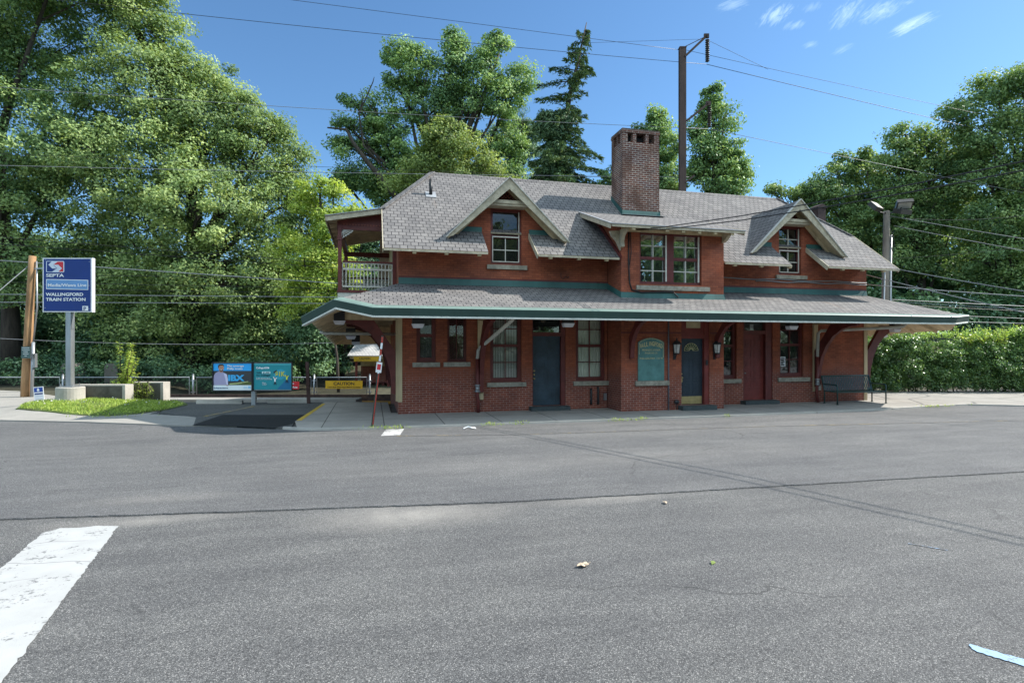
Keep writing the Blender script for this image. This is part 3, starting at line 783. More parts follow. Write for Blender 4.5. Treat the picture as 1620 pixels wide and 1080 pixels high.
for j in range(5): nl.box(13.335, 13.335+[.15, .12, .15, .10, .14][j], .1015, .1045, 1.55-.055*j-(.02 if j else 0), 1.575-.055*j-(0 if j else -.01))
nl.build('notice_print', SBLK, wn)
window((2.78, 3.76, 4.53, 6.24), 0, 4, 2, ST, 'dormer window with a plain dark upper sash', plain_top=True, frame=MAR, munt=SASH, sill=(2.66, 3.93, 4.37, 4.50), glassm=glass('dormer_glass', (.3, .34, .34), .03, .03), fw=.06, pale=None)
window((13.16, 14.10, 4.53, 6.24), 0, 4, 2, ST, 'dormer window of eight small panes beside the right hand ridge end', frame=MAR, munt=SASH, sill=(13.02, 14.30, 4.37, 4.50), glassm=glass('dormer_glass_b', (.3, .34, .34), .06, .02), fw=.06)
window(UB, -1.0, 4, 2, ST, 'pair of sash windows reflecting trees and sky', frame=MAR, munt=SASH, sill=(7.15, 9.70, 3.74, 3.88), glassm=GLM, fw=.055, mull=.24)
# pale storm frames on the upper windows
for (u0, u1, z0, z1, y) in ((2.78, 3.76, 4.53, 6.24, 0), (13.16, 14.10, 4.53, 6.24, 0)):
    zm = (z0+z1)/2; sf = MB()
    sf.box(u0+.061, u1-.061, y+.045, y+.07, zm-.02, zm+.015); sf.box(u1-.085, u1-.062, y+.04, y+.072, z0+.08, z1-.07); sf.box(u0+.062, u0+.085, y+.04, y+.072, z0+.08, zm-.02)
    sf.box(u0+.086, u1-.086, y+.045, y+.07, z0+.075, z0+.10); sf.build('storm_frame', SASH, ST)
for x in (8.215, 9.365): MB().box(x-.025, x+.015, -1.0+.04, -1.0+.072, UB[2]+.1, UB[3]-.08).build('storm_frame', SASH, ST)

def door(hole, c, leafz, mat, frame, parent, label, panels, leaf_u=None, rec=.17, step=None):
    u0, u1, z0, z1 = hole; y0, y1 = c+rec-.05, c+rec+.05
    l0, l1 = leaf_u
    f = MB(); f.box(u0, l0, c+.03, y1, z0, z1); f.box(l1, u1, c+.03, y1, z0, z1); f.box(l0, l1, c+.04, y1, leafz, leafz+.12); f.box(l0, l1, c+.05, y1, z1-.08, z1)
    o = f.build('door_frame', frame, parent)
    d = MB(); d.box(l0, l1, y0+.03, y1-.005, z0, leafz)
    for (a, b_, e, g_) in panels:
        x0, x1, q0, q1 = l0+a*(l1-l0), l0+b_*(l1-l0), z0+e*(leafz-z0), z0+g_*(leafz-z0); t = .018
        d.box(x0, x1, y0+.016, y0+.0295, q0, q0+t); d.box(x0, x1, y0+.022, y0+.0295, q1-t, q1); d.box(x0, x0+t, y0+.022, y0+.0295, q0+t, q1-t); d.box(x1-t, x1, y0+.022, y0+.0295, q0+t, q1-t)
        d.box(x0+.05, x1-.05, y0+.025, y0+.0295, q0+.05, q1-.05)
    lf = d.build('door', mat, parent); lf['label'] = label
    if step:
        s_ = MB(); s_.box(step[0], step[1], c-.30, c+rec+.1, -.12, step[2]); s_.build('doorstep', plain('slate_step', (.055, .068, .070), .8, .25, 5, .3, 40) if 'slate_step' not in MATS else MATS['slate_step'], parent)
    return lf, o
six = [(.10, .45, .80, .94), (.55, .90, .80, .94), (.10, .45, .53, .77), (.55, .90, .53, .77), (.10, .45, .30, .50), (.55, .90, .30, .50), (.10, .90, .06, .25)]
lf, fr = door(W['D1'], 0, 2.32, NAVY2, MAR, ST, 'blue grey panelled door with a dark transom', six, (4.14, 5.07), step=(4.0, 5.27, .125))
tr_ = MB(); tr_.face([(4.14, .14, 2.44), (5.07, .14, 2.44), (5.07, .14, 3.07), (4.14, .14, 3.07)]); to = tr_.build('transom', GLD, fr)
bk = MB(); bk.box(4.0, 5.2, .30, .34, 2.3, 3.3); bk.build('dark_backing', DARK, fr)  # near-black board in place of the unlit space behind the transom
h = MB()
for z in (.98, 1.10, 1.22): h.tube([(4.20, .145, z), (4.20, .085, z)], .03, 10); 
h.build('door_handle', GOLD, lf, True)
lf, fr = door(D2, -1.0, 2.24, NAVY, MARL, ST, 'dark navy front door with fanlight and brass kick plate', [(.12, .44, .36, .70), (.56, .88, .36, .70), (.12, .44, .17, .32), (.56, .88, .17, .32)], (8.74, 9.56), step=(8.60, 9.80, .135))
k = MB(); k.box(8.77, 9.53, -1+.135, -1+.149, .16, .40); k.build('kick_plate', GOLD, lf)
k = MB(); cx_, cz_ = 9.15, 1.86; pts = [(cx_-.25, -1+.140, cz_)]+[(cx_+.25*math.cos(a), -1+.140, cz_+.23*math.sin(a)) for a in [math.pi*(1-i/14) for i in range(15)]][1:-1]+[(cx_+.25, -1+.140, cz_)]
k.prism(pts, (0, .008, 0)); fl_ = k.build('fanlight', plain('fanlight_glass', (.03, .06, .045), .08, .3, 6, 0, 40, spec=.9), lf)
k = MB()
for a in (0, .35, .7, 1.05, 1.4, 1.75, 2.1, 2.45, 2.8, math.pi): k.beam((cx_+.06*math.cos(a), -1+.137, cz_+.06*math.sin(a)), (cx_+.25*math.cos(a), -1+.137, cz_+.23*math.sin(a)), .010, .008, (0, 1, 0))
for r_ in (.06, .25):
    aa = [math.pi*i/14 for i in range(15)]
    for i in range(14): k.beam((cx_+r_*math.cos(aa[i]), -1+.137, cz_+r_*.93*math.sin(aa[i])), (cx_+r_*math.cos(aa[i+1]), -1+.137, cz_+r_*.93*math.sin(aa[i+1])), .010, .008, (0, 1, 0))
k.build('fanlight_bars', GILT, fl_)
h = MB(); h.tube([(8.80, -1+.15, 1.0), (8.80, -1+.08, 1.0)], .03, 10); h.tube([(8.80, -1+.15, 1.12), (8.80, -1+.11, 1.12)], .022, 10); h.box(8.785, 8.815, -1+.10, -1+.14, .86, .98); h.build('door_handle', GOLD, lf, True)
k = MB(); k.box(8.74, 9.70, -1+.06, -1+.12, 2.36, 3.05); tp = k.build('transom_board', MARL, fr); k = MB(); k.box(8.92, 9.42, -1+.045, -1+.059, 2.58, 2.99); k.build('house_number_board', plain('cream_board', (.44, .36, .22), .6, .12, 4), tp)
k = MB(); k.box(9.60, 9.67, -1+.005, -1+.029, 1.40, 1.56); k.build('door_bell', STEELD, fr)
tens = [(.10, .42, .80-.155*i, .92-.155*i) for i in range(5)]+[(.55, .9, .80-.155*i, .92-.155*i) for i in range(5)]
lf, fr = door(W['D3'], 0, 2.42, MARL, MAR, ST, 'red painted door of ten small panels', tens, (11.78, 12.64), step=(11.6, 12.95, .125))
tr_ = MB(); tr_.face([(11.78, .14, 2.54), (12.64, .14, 2.54), (12.64, .14, 3.09), (11.78, .14, 3.09)]); tr_.build('transom', GLS, fr)
k = MB(); k.box(11.72, 12.7, .24, .28, 2.4, 3.3); k.build('transom_blind', plain('grey_blind', (.10, .105, .095), .8, .15, 3), fr)
k = MB(); k.box(12.10, 12.24, .155, .165, 2.56, 2.76); k.build('notice', SWHITE, fr)
h = MB(); h.tube([(11.86, .145, 1.06), (11.86, .085, 1.06)], .028, 10); h.build('door_handle', STEELG, lf, True)

# ---- teal notice board in the blind arch of the bay
t = MB(); u0, u1, zs_, zt_ = 7.21, 8.10, 2.12, 2.26
arc = [(u0+(u1-u0)*i/16, zs_+(zt_-zs_)*math.sin(math.pi*(i/16))**.8) for i in range(17)]
t.prism([(u0, -1.03, .93), (u1, -1.03, .93)]+[(x, -1.03, z) for x, z in arc[::-1]], (0, .028, 0))
tb_ = t.build('arched_signboard', TEAL, ST); tb_['label'] = 'arched teal board lettered in faded gilt'
k = MB()
inn = [(u0+.035+(u1-u0-.07)*i/16, zs_-.02+(zt_-zs_)*math.sin(math.pi*(i/16))**.8) for i in range(17)]
for i in range(16): k.beam((inn[i][0], -1.033, inn[i][1]), (inn[i+1][0], -1.033, inn[i+1][1]), .012, .006, (0, 1, 0))
for x in (u0+.035, u1-.035): k.box(x-.006, x+.006, -1.036, -1.031, 1.65 if x > 7.5 else 1.75, zs_-.02)
k.build('gilt_border', GILT, tb_)
# letters climb and fall with the arch
for i, chx in enumerate('WALLINGFORD'):
    tt = (i+.5)/11; x = u0+.06+(u1-u0-.12)*tt
    text('lettering', chx, .19, GILT, tb_, (x-(.035 if chx != 'I' else .010), -1.032, 1.93+.085*math.sin(math.pi*tt)), width=.062 if chx != 'I' else .02, bold=.004)
text('lettering', 'PENNSYLVANIA', .085, GILT, tb_, (7.34, -1.032, 1.855), width=.62)
text('lettering', 'RAILROAD CO', .075, GILT, tb_, (7.44, -1.032, 1.765), width=.42)
text('lettering', 'PHILADELPHIA  13.7 M', .07, GILT, tb_, (7.26, -1.032, 1.60), width=.78)
k = MB(); k.box(7.11, 8.25, -1.09, -.999, .785, .925); k.build('sill', STONE, tb_)
# soldier course over the arch
k = MB(); k.prism([(7.14, -1.012, 2.16)]+[(7.14+(1.03)*i/12, -1.012, 2.20+.14*math.sin(math.pi*i/12)) for i in range(13)]+[(8.17, -1.012, 2.16), (8.19, -1.012, 2.38), (7.12, -1.012, 2.38)], (0, .010, 0))
# ---- lanterns either side of the navy door
def lantern(u):
    c = -1.0; k = MB(); k.box(u-.045, u+.045, c-.025, c-.002, 1.58, 1.98); k.tube([(u, c-.02, 2.0), (u, c-.10, 2.02), (u, c-.15, 2.05)], .012, 8)
    o = k.build('wall_lantern', STEELD, ST, False)
    y = c-.15
    k = MB(); k.lathe([(.15, 2.06), (.155, 2.075), (.09, 2.15), (.03, 2.18), (.02, 2.22), (.028, 2.235), (.01, 2.26)], (u, y, 0), 6)
    k.lathe([(.06, 1.75), (.085, 1.77), (.085, 1.79)], (u, y, 0), 6); k.tube([(u, y, 1.75), (u, y+.05, 1.69), (u, c-.02, 1.62)], .012, 6)
    for i in range(6):
        a = 2*math.pi*i/6; k.beam((u+.085*math.cos(a), y+.085*math.sin(a), 1.78), (u+.125*math.cos(a), y+.125*math.sin(a), 2.065), .013, .013)
    k.build('lantern_cage', STEELD, o)
    k = MB(); k.lathe([(.075, 1.79), (.112, 2.055)], (u, y, 0), 6); k.build('lantern_glass', plain('lantern_glass', (.50, .48, .44), .15, .2, 12, 0, 40) if 'lantern_glass' not in MATS else MATS['lantern_glass'], o)
lantern(8.47); lantern(9.90)
# ---- services on the facade
k = MB(); k.tube([(8.25, -1.03, 3.2), (8.25, -1.03, .0)], .022, 8); k.build('conduit', plain('blue_grey_pipe', (.12, .13, .16), .5), ST, True)
k = MB(); k.tube([(8.50, -1.05, .26), (8.50, -1.12, .26)], .07, 12); k.tube([(8.50, -1.02, .26), (8.53, -1.03, .1), (8.53, -1.03, 0)], .01, 6); k.build('hose_bib', STEELD, ST, True)
k = MB(); k.tube([(6.06, -.04, .14), (6.06, -.06, .2), (6.06, -.06, .58), (6.06, -.02, .64)], .035, 8); k.tube([(6.30, -.04, .14), (6.30, -.06, .2), (6.30, -.06, .62), (6.30, -.02, .68)], .035, 8); k.build('stub_pipe', STEELD, ST, True)
k = MB(); k.box(6.50, 6.60, -.06, -.002, .26, .48); k.build('meter_box', STEELG, ST)
k = MB(); k.tube([(6.90, -1.02, 5.50), (6.89, -1.03, 4.6), (6.92, -1.03, 3.95), (7.00, -1.03, 3.74), (7.3, -1.03, 3.66), (8.4, -1.05, 3.70), (8.55, -1.10, 3.52)], .022, 6); k.tube([(6.95, -1.03, 5.5), (6.97, -1.04, 4.9), (6.91, -1.05, 4.5)], .012, 5); k.build('black_cable', CABLE, ST, True)
k = MB()
for dz, n0 in ((0, 10.26), (.07, 12.2)):
    pts = [(n0+(16.93-n0)*i/14, -.03-.01*(i % 2), 4.33-dz+.02*math.sin(i*1.3)) for i in range(15)]; k.tube(pts, .018, 6)
k.build('wall_cable', CABLEG, ST, True)
k = MB(); k.tube([(5.05, -.012, 4.32), (5.05, -.02, 4.18), (5.12, -.02, 4.12), (5.2, -.02, 4.2), (5.28, -.02, 4.17), (5.32, -.02, 4.22)], .01, 5); k.build('loose_wire', CABLE, ST, True)
# efflorescence scar left of the navy door
k = MB(); k.box(14.72, 14.86, -.10, -.003, .42, .62); k.build('outlet_box', PIPEW, ST)

# ---- balcony on the left gable
BA = MB(); BA.box(-1.80, -.002, 1.22, 5.78, 3.66, 3.74); BAL = BA.build('balcony', MAR, ST)
k = MB(); k.box(-1.78, -.005, 1.24, 1.32, 3.50, 3.658); k.box(-1.78, -1.70, 1.32, 5.7, 3.50, 3.658); k.build('floor_beam', SASH, BAL)
k = MB()
for i in range(14):
    x = -1.66+i*.118; k.box(x, x+.112, 1.34, 1.36, 2.9, 3.498)
k.build('skirt_boards', MAR, BAL)
def post(u, v, z1):
    k = MB(); k.box(u-.055, u+.055, v-.055, v+.055, 3.741, z1); k.box(u-.075, u+.075, v-.075, v+.075, 5.28, 5.40); k.build('balcony_post', MAR, BAL)
post(-1.72, 1.30, 5.78); post(-1.72, 5.65, 5.75); post(-.07, 1.30, 5.9)
k = MB(); k.box(-.11, -.02, .95, 1.02, 3.75, 5.0)
def rail(a, c_):
    a = Vector(a); c_ = Vector(c_); o = MB(); o.beam(a+Vector((0, 0, 4.63)), c_+Vector((0, 0, 4.63)), .09, .05); ro = o.build('balcony_railing', MAR, BAL)
    p = MB()
    p.beam(a+Vector((0, 0, 4.58)), c_+Vector((0, 0, 4.58)), .04, .03); p.beam(a+Vector((0, 0, 4.40)), c_+Vector((0, 0, 4.40)), .05, .06); p.beam(a+Vector((0, 0, 3.86)), c_+Vector((0, 0, 3.86)), .05, .05)
    n = max(2, int((c_-a).length/.103)); prof = [(.016, 3.88), (.016, 3.95), (.026, 4.0), (.014, 4.05), (.022, 4.2), (.014, 4.3), (.02, 4.37)]
    for i in range(n+1):
        q = a.lerp(c_, i/n); p.lathe([(r_, z_) for r_, z_ in prof], (q.x, q.y, 0), 6)
        if i < n or 1: p.lathe([(.013, 4.43), (.02, 4.5), (.013, 4.57)], (q.x, q.y, 0), 6)
    p.build('baluster_panel', SASH, ro)
rail((-1.64, 1.30, 0), (-.13, 1.30, 0)); rail((-1.72, 1.38, 0), (-1.72, 5.58, 0)); rail((-1.64, 5.65, 0), (-.1, 5.65, 0))
k = MB(); zr = lambda u: 6.25+(u+.43)*.19
slab(k, [(-.43, .93, zr(-.43)), (-.43, 6.05, zr(-.43)), (-2.10, 6.05, zr(-2.10)-.06), (-2.10, .93, zr(-2.10))], .05); BRF = k.build('balcony_roof', [SH, SOFF], ST)
k = MB(); k.beam((-.45, .91, zr(-.45)-.08), (-2.10, .91, zr(-2.10)-.08), .03, .15, (0, 0, 1)); k.beam((-2.115, .91, zr(-2.1)-.08), (-2.115, 5.85, zr(-2.1)-.12), .03, .13); k.build('fascia', TANW, BRF)
k = MB(); k.beam((-.45, .89, zr(-.45)+.005), (-2.13, .89, zr(-2.13)+.005), .08, .02); k.build('drip_edge', LEAD, BRF)
for v in (1.9, 2.6, 3.3, 4.0, 4.7, 5.3):
    k = MB(); k.beam((-.05, v, zr(-.05)-.11), (-2.05, v, zr(-2.05)-.13), .06, .12); k.build('rafter', SOFF, BRF)
k = MB(); k.box(-1.80, -.45, 1.27, 1.33, 5.62, 5.74); k.prism([(-1.80, 1.29, 5.741), (-.42, 1.29, 5.741), (-.42, 1.29, 6.15), (-1.80, 1.29, 5.88)], (0, .03, 0)); k.box(-1.80, -1.66, 1.33, 5.7, 5.60, 5.74); k.box(-1.80, -.05, 5.6, 5.68, 5.45, 5.62)
k.build('porch_beam', MAR, BRF)
k = MB()
for i in range(13): k.box(-1.62+i*.09, -1.58+i*.09, 1.272, 1.288, 5.76, 5.80)
k.build('fretwork', LATT, BRF)
k = MB()                                                   # white fan bracket
for a in (0, .3, .6, .9, 1.2, math.pi/2): k.beam((-1.66, 1.30, 5.60), (-1.66+.32*math.cos(a)*(.75+.25*math.cos(2*a)), 1.30, 5.60-.24*math.sin(a)), .016, .02)
k.beam((-1.66, 1.30, 5.35), (-1.50, 1.30, 5.47), .018, .02); k.beam((-1.50, 1.30, 5.47), (-1.32, 1.30, 5.60), .018, .02); k.build('fan_bracket', WHT, BRF)
k = MB(); k.prism([(-.10, 1.6, 3.75), (-.10, 1.6, 5.6), (-.10, 5.6, 5.6), (-.10, 5.6, 3.75)], (.08, 0, 0)); k.build('siding', TAN, BAL)
# ================================================================== GROUND
def sstep(a, b, x):
    t = max(0.0, min(1.0, (x-a)/(b-a))); return t*t*(3-2*t)
def zfun(u, v):
    d = depth(u, v)
    drop = -.50*sstep(19.6, 23.6, d)*sstep(-13.5, -9.5, u)*(1-sstep(12, 17, u))
    mound = 0.0
    r2 = ((u+10.2)/2.2)**2+((v-4.6)/2.4)**2
    mound = .17*max(0, 1-r2)
    bank = 3.2*sstep(38.5, 54, d)
    return drop+mound+bank
def grid_sheet(name, poly, mat, dz, step=.8, kind='structure', skirt=0):
    bm = bmesh.new()
    vs = [bm.verts.new((p[0], p[1], 0)) for p in poly]; bm.faces.new(vs)
    us = [p[0] for p in poly]; vv = [p[1] for p in poly]
    for ax, lo, hi in ((0, min(us), max(us)), (1, min(vv), max(vv))):
        k = math.floor(lo/step)+1
        while k*step < hi:
            co = [0, 0, 0]; no = [0, 0, 0]; co[ax] = k*step; no[ax] = 1
            bmesh.ops.bisect_plane(bm, geom=bm.verts[:]+bm.edges[:]+bm.faces[:], plane_co=co, plane_no=no); k += 1
    if skirt:
        be = [e for e in bm.edges if e.is_boundary]
        ret = bmesh.ops.extrude_edge_only(bm, edges=be)
        low = [g for g in ret['geom'] if isinstance(g, bmesh.types.BMVert)]; lowset = set(low)
        for v in bm.verts: v.co.z = zfun(v.co.x, v.co.y)+dz-(skirt if v in lowset else 0)
    else:
        for v in bm.verts: v.co.z = zfun(v.co.x, v.co.y)+dz
    bmesh.ops.recalc_face_normals(bm, faces=bm.faces)
    me = bpy.data.meshes.new(name); bm.to_mesh(me); bm.free()
    if sum(p.normal.z*p.area for p in me.polygons) < 0: me.flip_normals()
    me.materials.append(mat)
    o = bpy.data.objects.new(name, me); COL.objects.link(o)
    return tag(o, kind=kind)

ASN = asphalt('near_asphalt', (.070, .070, .071), (.36, .35, .335), (.160, .159, .158), 130, patch=[(-.2, -9.7, 1.6, .7, .85), (-3.4, -9.15, 1.4, .3, .6), (2.4, -9.65, 1.5, .3, .5)])
ASF = asphalt('far_asphalt', (.10, .10, .102), (.33, .33, .33), (.155, .154, .155), 120, patch=[(-3.6, -8.2, 1.4, .35, .3), (3.5, -7.2, 7, 1.1, .20), (9, -4.5, 9, 1.0, .16)])
ASD = asphalt('driveway_asphalt', (.06, .06, .06), (.22, .22, .21), (.135, .135, .132), 80)
ASP = asphalt('fresh_asphalt', (.012, .012, .013), (.05, .05, .05), (.026, .026, .028), 90)
SW = concrete('sidewalk_concrete', (.33, .31, .28), (1.52, 1.75, .45, 2.75), .18)
AP = concrete('apron_concrete', (.29, .275, .25), None, .16, .0)
LOT = concrete('lot_concrete', (.30, .28, .25), None, .22, .42)
KERB = concrete('kerb_stone', (.46, .43, .385), (3.1, 50), .2)
DIRT = plain('bare_earth', (.060, .056, .032), .95, .4, 2.5, .6, 20)
m, nt, out = newmat('turf_soil'); pos = coords(nt, 'Pos')
bsdf(nt, out, ramp(nt, noise(nt, pos, 1.6, 8, .7), [(.30, (.14, .105, .065)), (.46, (.075, .105, .028)), (.7, (.11, .15, .035))]).outputs['Color'], .95, bump(nt, noise(nt, pos, 30, 4), .6, .02))
TURF = m
GRAV = plain('ballast', (.17, .145, .12), .95, .5, 9, .8, 25)

# base terrain, reaching past everything that can be seen
bm = MB(); n = 60
def gz(u, v):
    return zfun(u, v)-.10 if v > -3 else -.30
us = [-150+300*i/75 for i in range(76)]; vs_ = [-90+260*i/75 for i in range(76)]
us = sorted(set(us+[-20+i*.75 for i in range(57)])); vs_ = sorted(set(vs_+[i*.75 for i in range(48)]))
b0 = len(bm.v)
for v in vs_:
    for u in us: bm.v.append((u, v, gz(u, v)))
nu = len(us)
for j in range(len(vs_)-1):
    for i in range(nu-1): bm.f.append((j*nu+i, j*nu+i+1, (j+1)*nu+i+1, (j+1)*nu+i)); bm.m.append(0)
struct(bm, 'ground', DIRT, True)

road = MB(); road.face([(-150, -27, -.062), (150, -27, -.062), (150, 2.6, -.062), (-150, 4.6, -.062)]); struct(road, 'road', ASN)
# newer surfacing of the far half, with a ragged lip
seam = [(-60, -2.0), (-30, -5.3), (-15, -7.35), (-5.1, -8.72), (-2.2, -9.1), (1.06, -9.5), (5.2, -9.67), (9.74, -9.85), (20, -10.2), (40, -10.8), (80, -12)]
fine = []
for i in range(len(seam)-1):
    a, c = seam[i], seam[i+1]; nseg = max(2, int((c[0]-a[0])/.12)) if -8 < a[0] < 12 else 4
    for k in range(nseg):
        t = k/nseg; fine.append((a[0]+(c[0]-a[0])*t, a[1]+(c[1]-a[1])*t+rnd.uniform(-.014, .014)))
fine.append(seam[-1])
ov = MB()
for i in range(len(fine)-1):
    a, c = fine[i], fine[i+1]
    ov.face([(a[0], a[1], -.044), (c[0], c[1], -.044), (c[0], 2.5, -.044), (a[0], 2.5, -.044)])
    ov.face([(a[0], a[1]-.004, -.061), (c[0], c[1]-.004, -.061), (c[0], c[1], -.044), (a[0], a[1], -.044)])
struct(ov, 'road_resurfacing', ASF)
cr = MB()
for i in range(len(fine)-1):
    a, c = fine[i], fine[i+1]
    if -9 < a[0] < 13:
        wd = .004+.016*max(0, math.sin(a[0]*3.1)*math.sin(a[0]*1.3+1))+rnd.uniform(0, .007)
        if a[0] > 1.6: wd *= .5
        if rnd.random() < .12: continue
        cr.face([(a[0], a[1]-.006-wd, -.0585), (c[0], c[1]-.006-wd, -.0585), (c[0], c[1]-.004, -.0585), (a[0], a[1]-.004, -.0585)])
struct(cr, 'road_crack', plain('tar_crack', (.070, .068, .066), .8, .3, 8, .4, 30))

# kerb line and pavements
kl = [(-30, 9.5), (-16.5, 4.6), (-10.9, 1.60), (-8.4, .62), (-5.5, -.82), (-4.3, -1.22), (-2.9, -2.0), (-2.2, -2.42), (-.78, -2.58), (9, -2.62), (14, -2.52), (17.5, -2.1), (19.2, -1.95), (20.6, -2.75), (30, -5.5), (60, -12)]
grid_sheet('sidewalk', [(-2.55, -2.10), (-2.2, -2.28), (-.78, -2.44), (9, -2.48), (14, -2.38), (17.5, -1.96), (17.6, .4), (L0-.01, .4), (-.2, .4), (-.2, 7.6), (-2.3, 7.6), (-2.45, 3.4), (-2.75, -.9)], SW, 0, .75)
kb = MB()
for i in range(6, len(kl)-3):
    a, c = kl[i], kl[i+1]
    kb.prism([(a[0], a[1], -.10), (c[0], c[1], -.10), (c[0], c[1]+.15, -.10), (a[0], a[1]+.15, -.10)][::-1], (0, 0, .106))
struct(kb, 'kerb', KERB)
ap = [kl[i] for i in range(0, 6)]+[(-3.3, -1.72), (-4.6, .6), (-5.6, .9), (-7.2, 2.0), (-7.0, 4.5), (-8.2, 6.3), (-9.4, 8.0), (-12.2, 8.6), (-16, 12.6), (-30, 22)]
grid_sheet('pavement', ap, AP, -.012, .8, skirt=.09)
grid_sheet('driveway', [(-5.2, -.85), (-4.3, -1.2), (-3.2, -1.85), (-2.7, -2.05), (-2.76, -.9), (-2.46, 3.4), (-2.3, 7.6), (-6.5, 7.8), (-7.4, 4.9), (-7.0, 2.2), (-5.6, .8)], ASD, -.006, .7, skirt=.08)
grid_sheet('asphalt_patch', [(-5.2, -.95), (-4.3, -1.30), (-3.1, -1.98), (-2.76, -1.35), (-2.52, .50), (-5.0, 1.15)], ASP, -.0005, .6)
grid_sheet('parking_lot', [(17.6, -2.0), (19.2, -1.88), (20.6, -2.68), (30, -5.4), (60, -11.8), tuple(at(2300, 545, 24.1).xy), tuple(at(1332, 545, 24.1).xy), (17.9, 12), (16.97, 12), (16.97, .42), (17.6, .42)], LOT, -.004, 1.5)
grid_sheet('platform', [(-2.25, 7.65), (20, 7.65), (20, 9.0), (-2.25, 9.0)], AP, -.02, .9)
grid_sheet('turf_bed', [(-11.3, 3.45), (-10.6, 2.95), (-9.85, 2.6), (-8.9, 2.0), (-8.2, 1.72), (-7.5, 2.0), (-7.0, 3.0), (-6.85, 4.4), (-8.0, 6.3), (-9.3, 7.6), (-11.2, 8.2), (-12.1, 6.0)], TURF, .012, .35, skirt=.05)
grid_sheet('yellow_line', [(-2.42, 3.6), (-2.31, 3.6), (-2.60, -.75), (-2.74, -.75)], paint('yellow_paint', (.48, .33, .05), (.16, .15, .13), .60), .006, .5)
grid_sheet('yellow_line', [(-5.45, .85), (-5.33, .85), (-4.5, 3.3), (-4.62, 3.3)], paint('worn_yellow', (.36, .27, .09), (.14, .135, .13), .48), .006, .5)
# road paint
WP = paint('white_thermoplastic', (.40, .40, .39), (.16, .16, .16), .555, 2.6)
WPW = paint('worn_white_paint', (.46, .45, .44), (.15, .15, .15), .53, 3)
st = MB(); rg = random.Random(3)
def ragged(pts, z, amp, step):
    out_ = []
    for i in range(len(pts)):
        a, c = pts[i], pts[(i+1) % len(pts)]; n_ = max(1, int(math.hypot(c[0]-a[0], c[1]-a[1])/step))
        for j in range(n_):
            t = j/n_; out_.append((a[0]+(c[0]-a[0])*t+rg.gauss(0, amp), a[1]+(c[1]-a[1])*t+rg.gauss(0, amp), z))
    return out_
st.face(ragged([(-4.34, -9.40), (-4.24, -9.25), (-4.02, -9.28), (-3.85, -9.25), (-3.62, -9.33), (-3.0, -12.6), (-2.4, -15.9), (-3.2, -15.9), (-4.02, -11.2)], -.057, .006, .04)[::-1]); struct(st, 'crosswalk_stripe', WP)
st = MB(); st.face([(-.42, -2.66, -.039), (.02, -2.66, -.039), (-.13, -3.62, -.039), (-.56, -3.62, -.039)]); struct(st, 'crosswalk_stripe', WPW)
yl = MB(); pts = [(-.2, -3.75), (2.5, -4.25), (9.2, -4.55), (16.7, -5.3), (26, -7.2)]
for i in range(len(pts)-1):
    a, c = pts[i], pts[i+1]; yl.face([(a[0], a[1], -.039), (c[0], c[1], -.039), (c[0], c[1]+.075, -.039), (a[0], a[1]+.075, -.039)])
struct(yl, 'road_marking', paint('ghost_yellow_line', (.25, .20, .10), (.098, .097, .097), .44, 2))
bl = MB(); bp = [(3.285, -13.74), (3.33, -13.71), (3.40, -13.83), (3.47, -13.93), (3.60, -14.10), (3.53, -14.17), (3.42, -14.04), (3.34, -13.92), (3.27, -13.80)]
bl.face(ragged(bp, -.056, .006, .02)[::-1]); struct(bl, 'road_marking', paint('blue_survey_paint', (.27, .40, .55), (.15, .155, .16), .55, 9))
bl = MB(); bl.face([(4.75, -12.03, -.056), (4.77, -12.02, -.056), (4.98, -12.27, -.056), (4.965, -12.285, -.056)][::-1]); struct(bl, 'road_marking', paint('blue_ghost', (.22, .34, .5), (.11, .11, .11), .46, 9))

# ================================================================== RAILWAY
def RL(x, d, z=0): return atz(x, d, z)
TRK = empty('railway_track', 'railway track with two rusty rails on ballast running behind the station', 'track', RL(300, 24.3, -.42), -TH)
k = MB(); k.box(-42, 9, -1.9, 2.6, -.20, -.02); k.build('ballast', GRAV, TRK)
sl = MB(); sl.box(-.12, .12, -1.25, 1.25, -.02, .06); so_ = None
sm = plain('sleeper_wood', (.085, .065, .05), .9, .4, 4, .4, 30)
k = MB()
for i in range(70): k.box(-42+i*.72, -41.75+i*.72, -1.25, 1.25, -.018, .07)
k.build('sleeper', sm, TRK)
for y in (-.72, .72):
    k = MB(); k.box(-42, 9, y-.07, y+.07, .071, .085); k.box(-42, 9, y-.012, y+.012, .0851, .19); k.box(-42, 9, y-.036, y+.036, .1901, .235); k.build('rail', RUST, TRK)
ed = MB(); o_ = RL(300, 22.6, 0)
ed.box(-3.2, 6.9, -.5, .4, -.5, -.13); e1 = ed.build('platform_edge', AP); e1.location = o_; e1.rotation_euler = (0, 0, -TH); tag(e1, kind='structure')
# boarded crossing painted yellow
k = MB(); k.box(-1.2, 1.35, -.35, 1.9, -.1, .0); xo = k.build('track_crossing', paint('crossing_yellow', (.46, .25, .05), (.2, .17, .12), .62, 2.5)); xo.location = RL(600, 23.6, -.33); xo.rotation_euler = (0, 0, -TH); tag(xo, kind='structure')

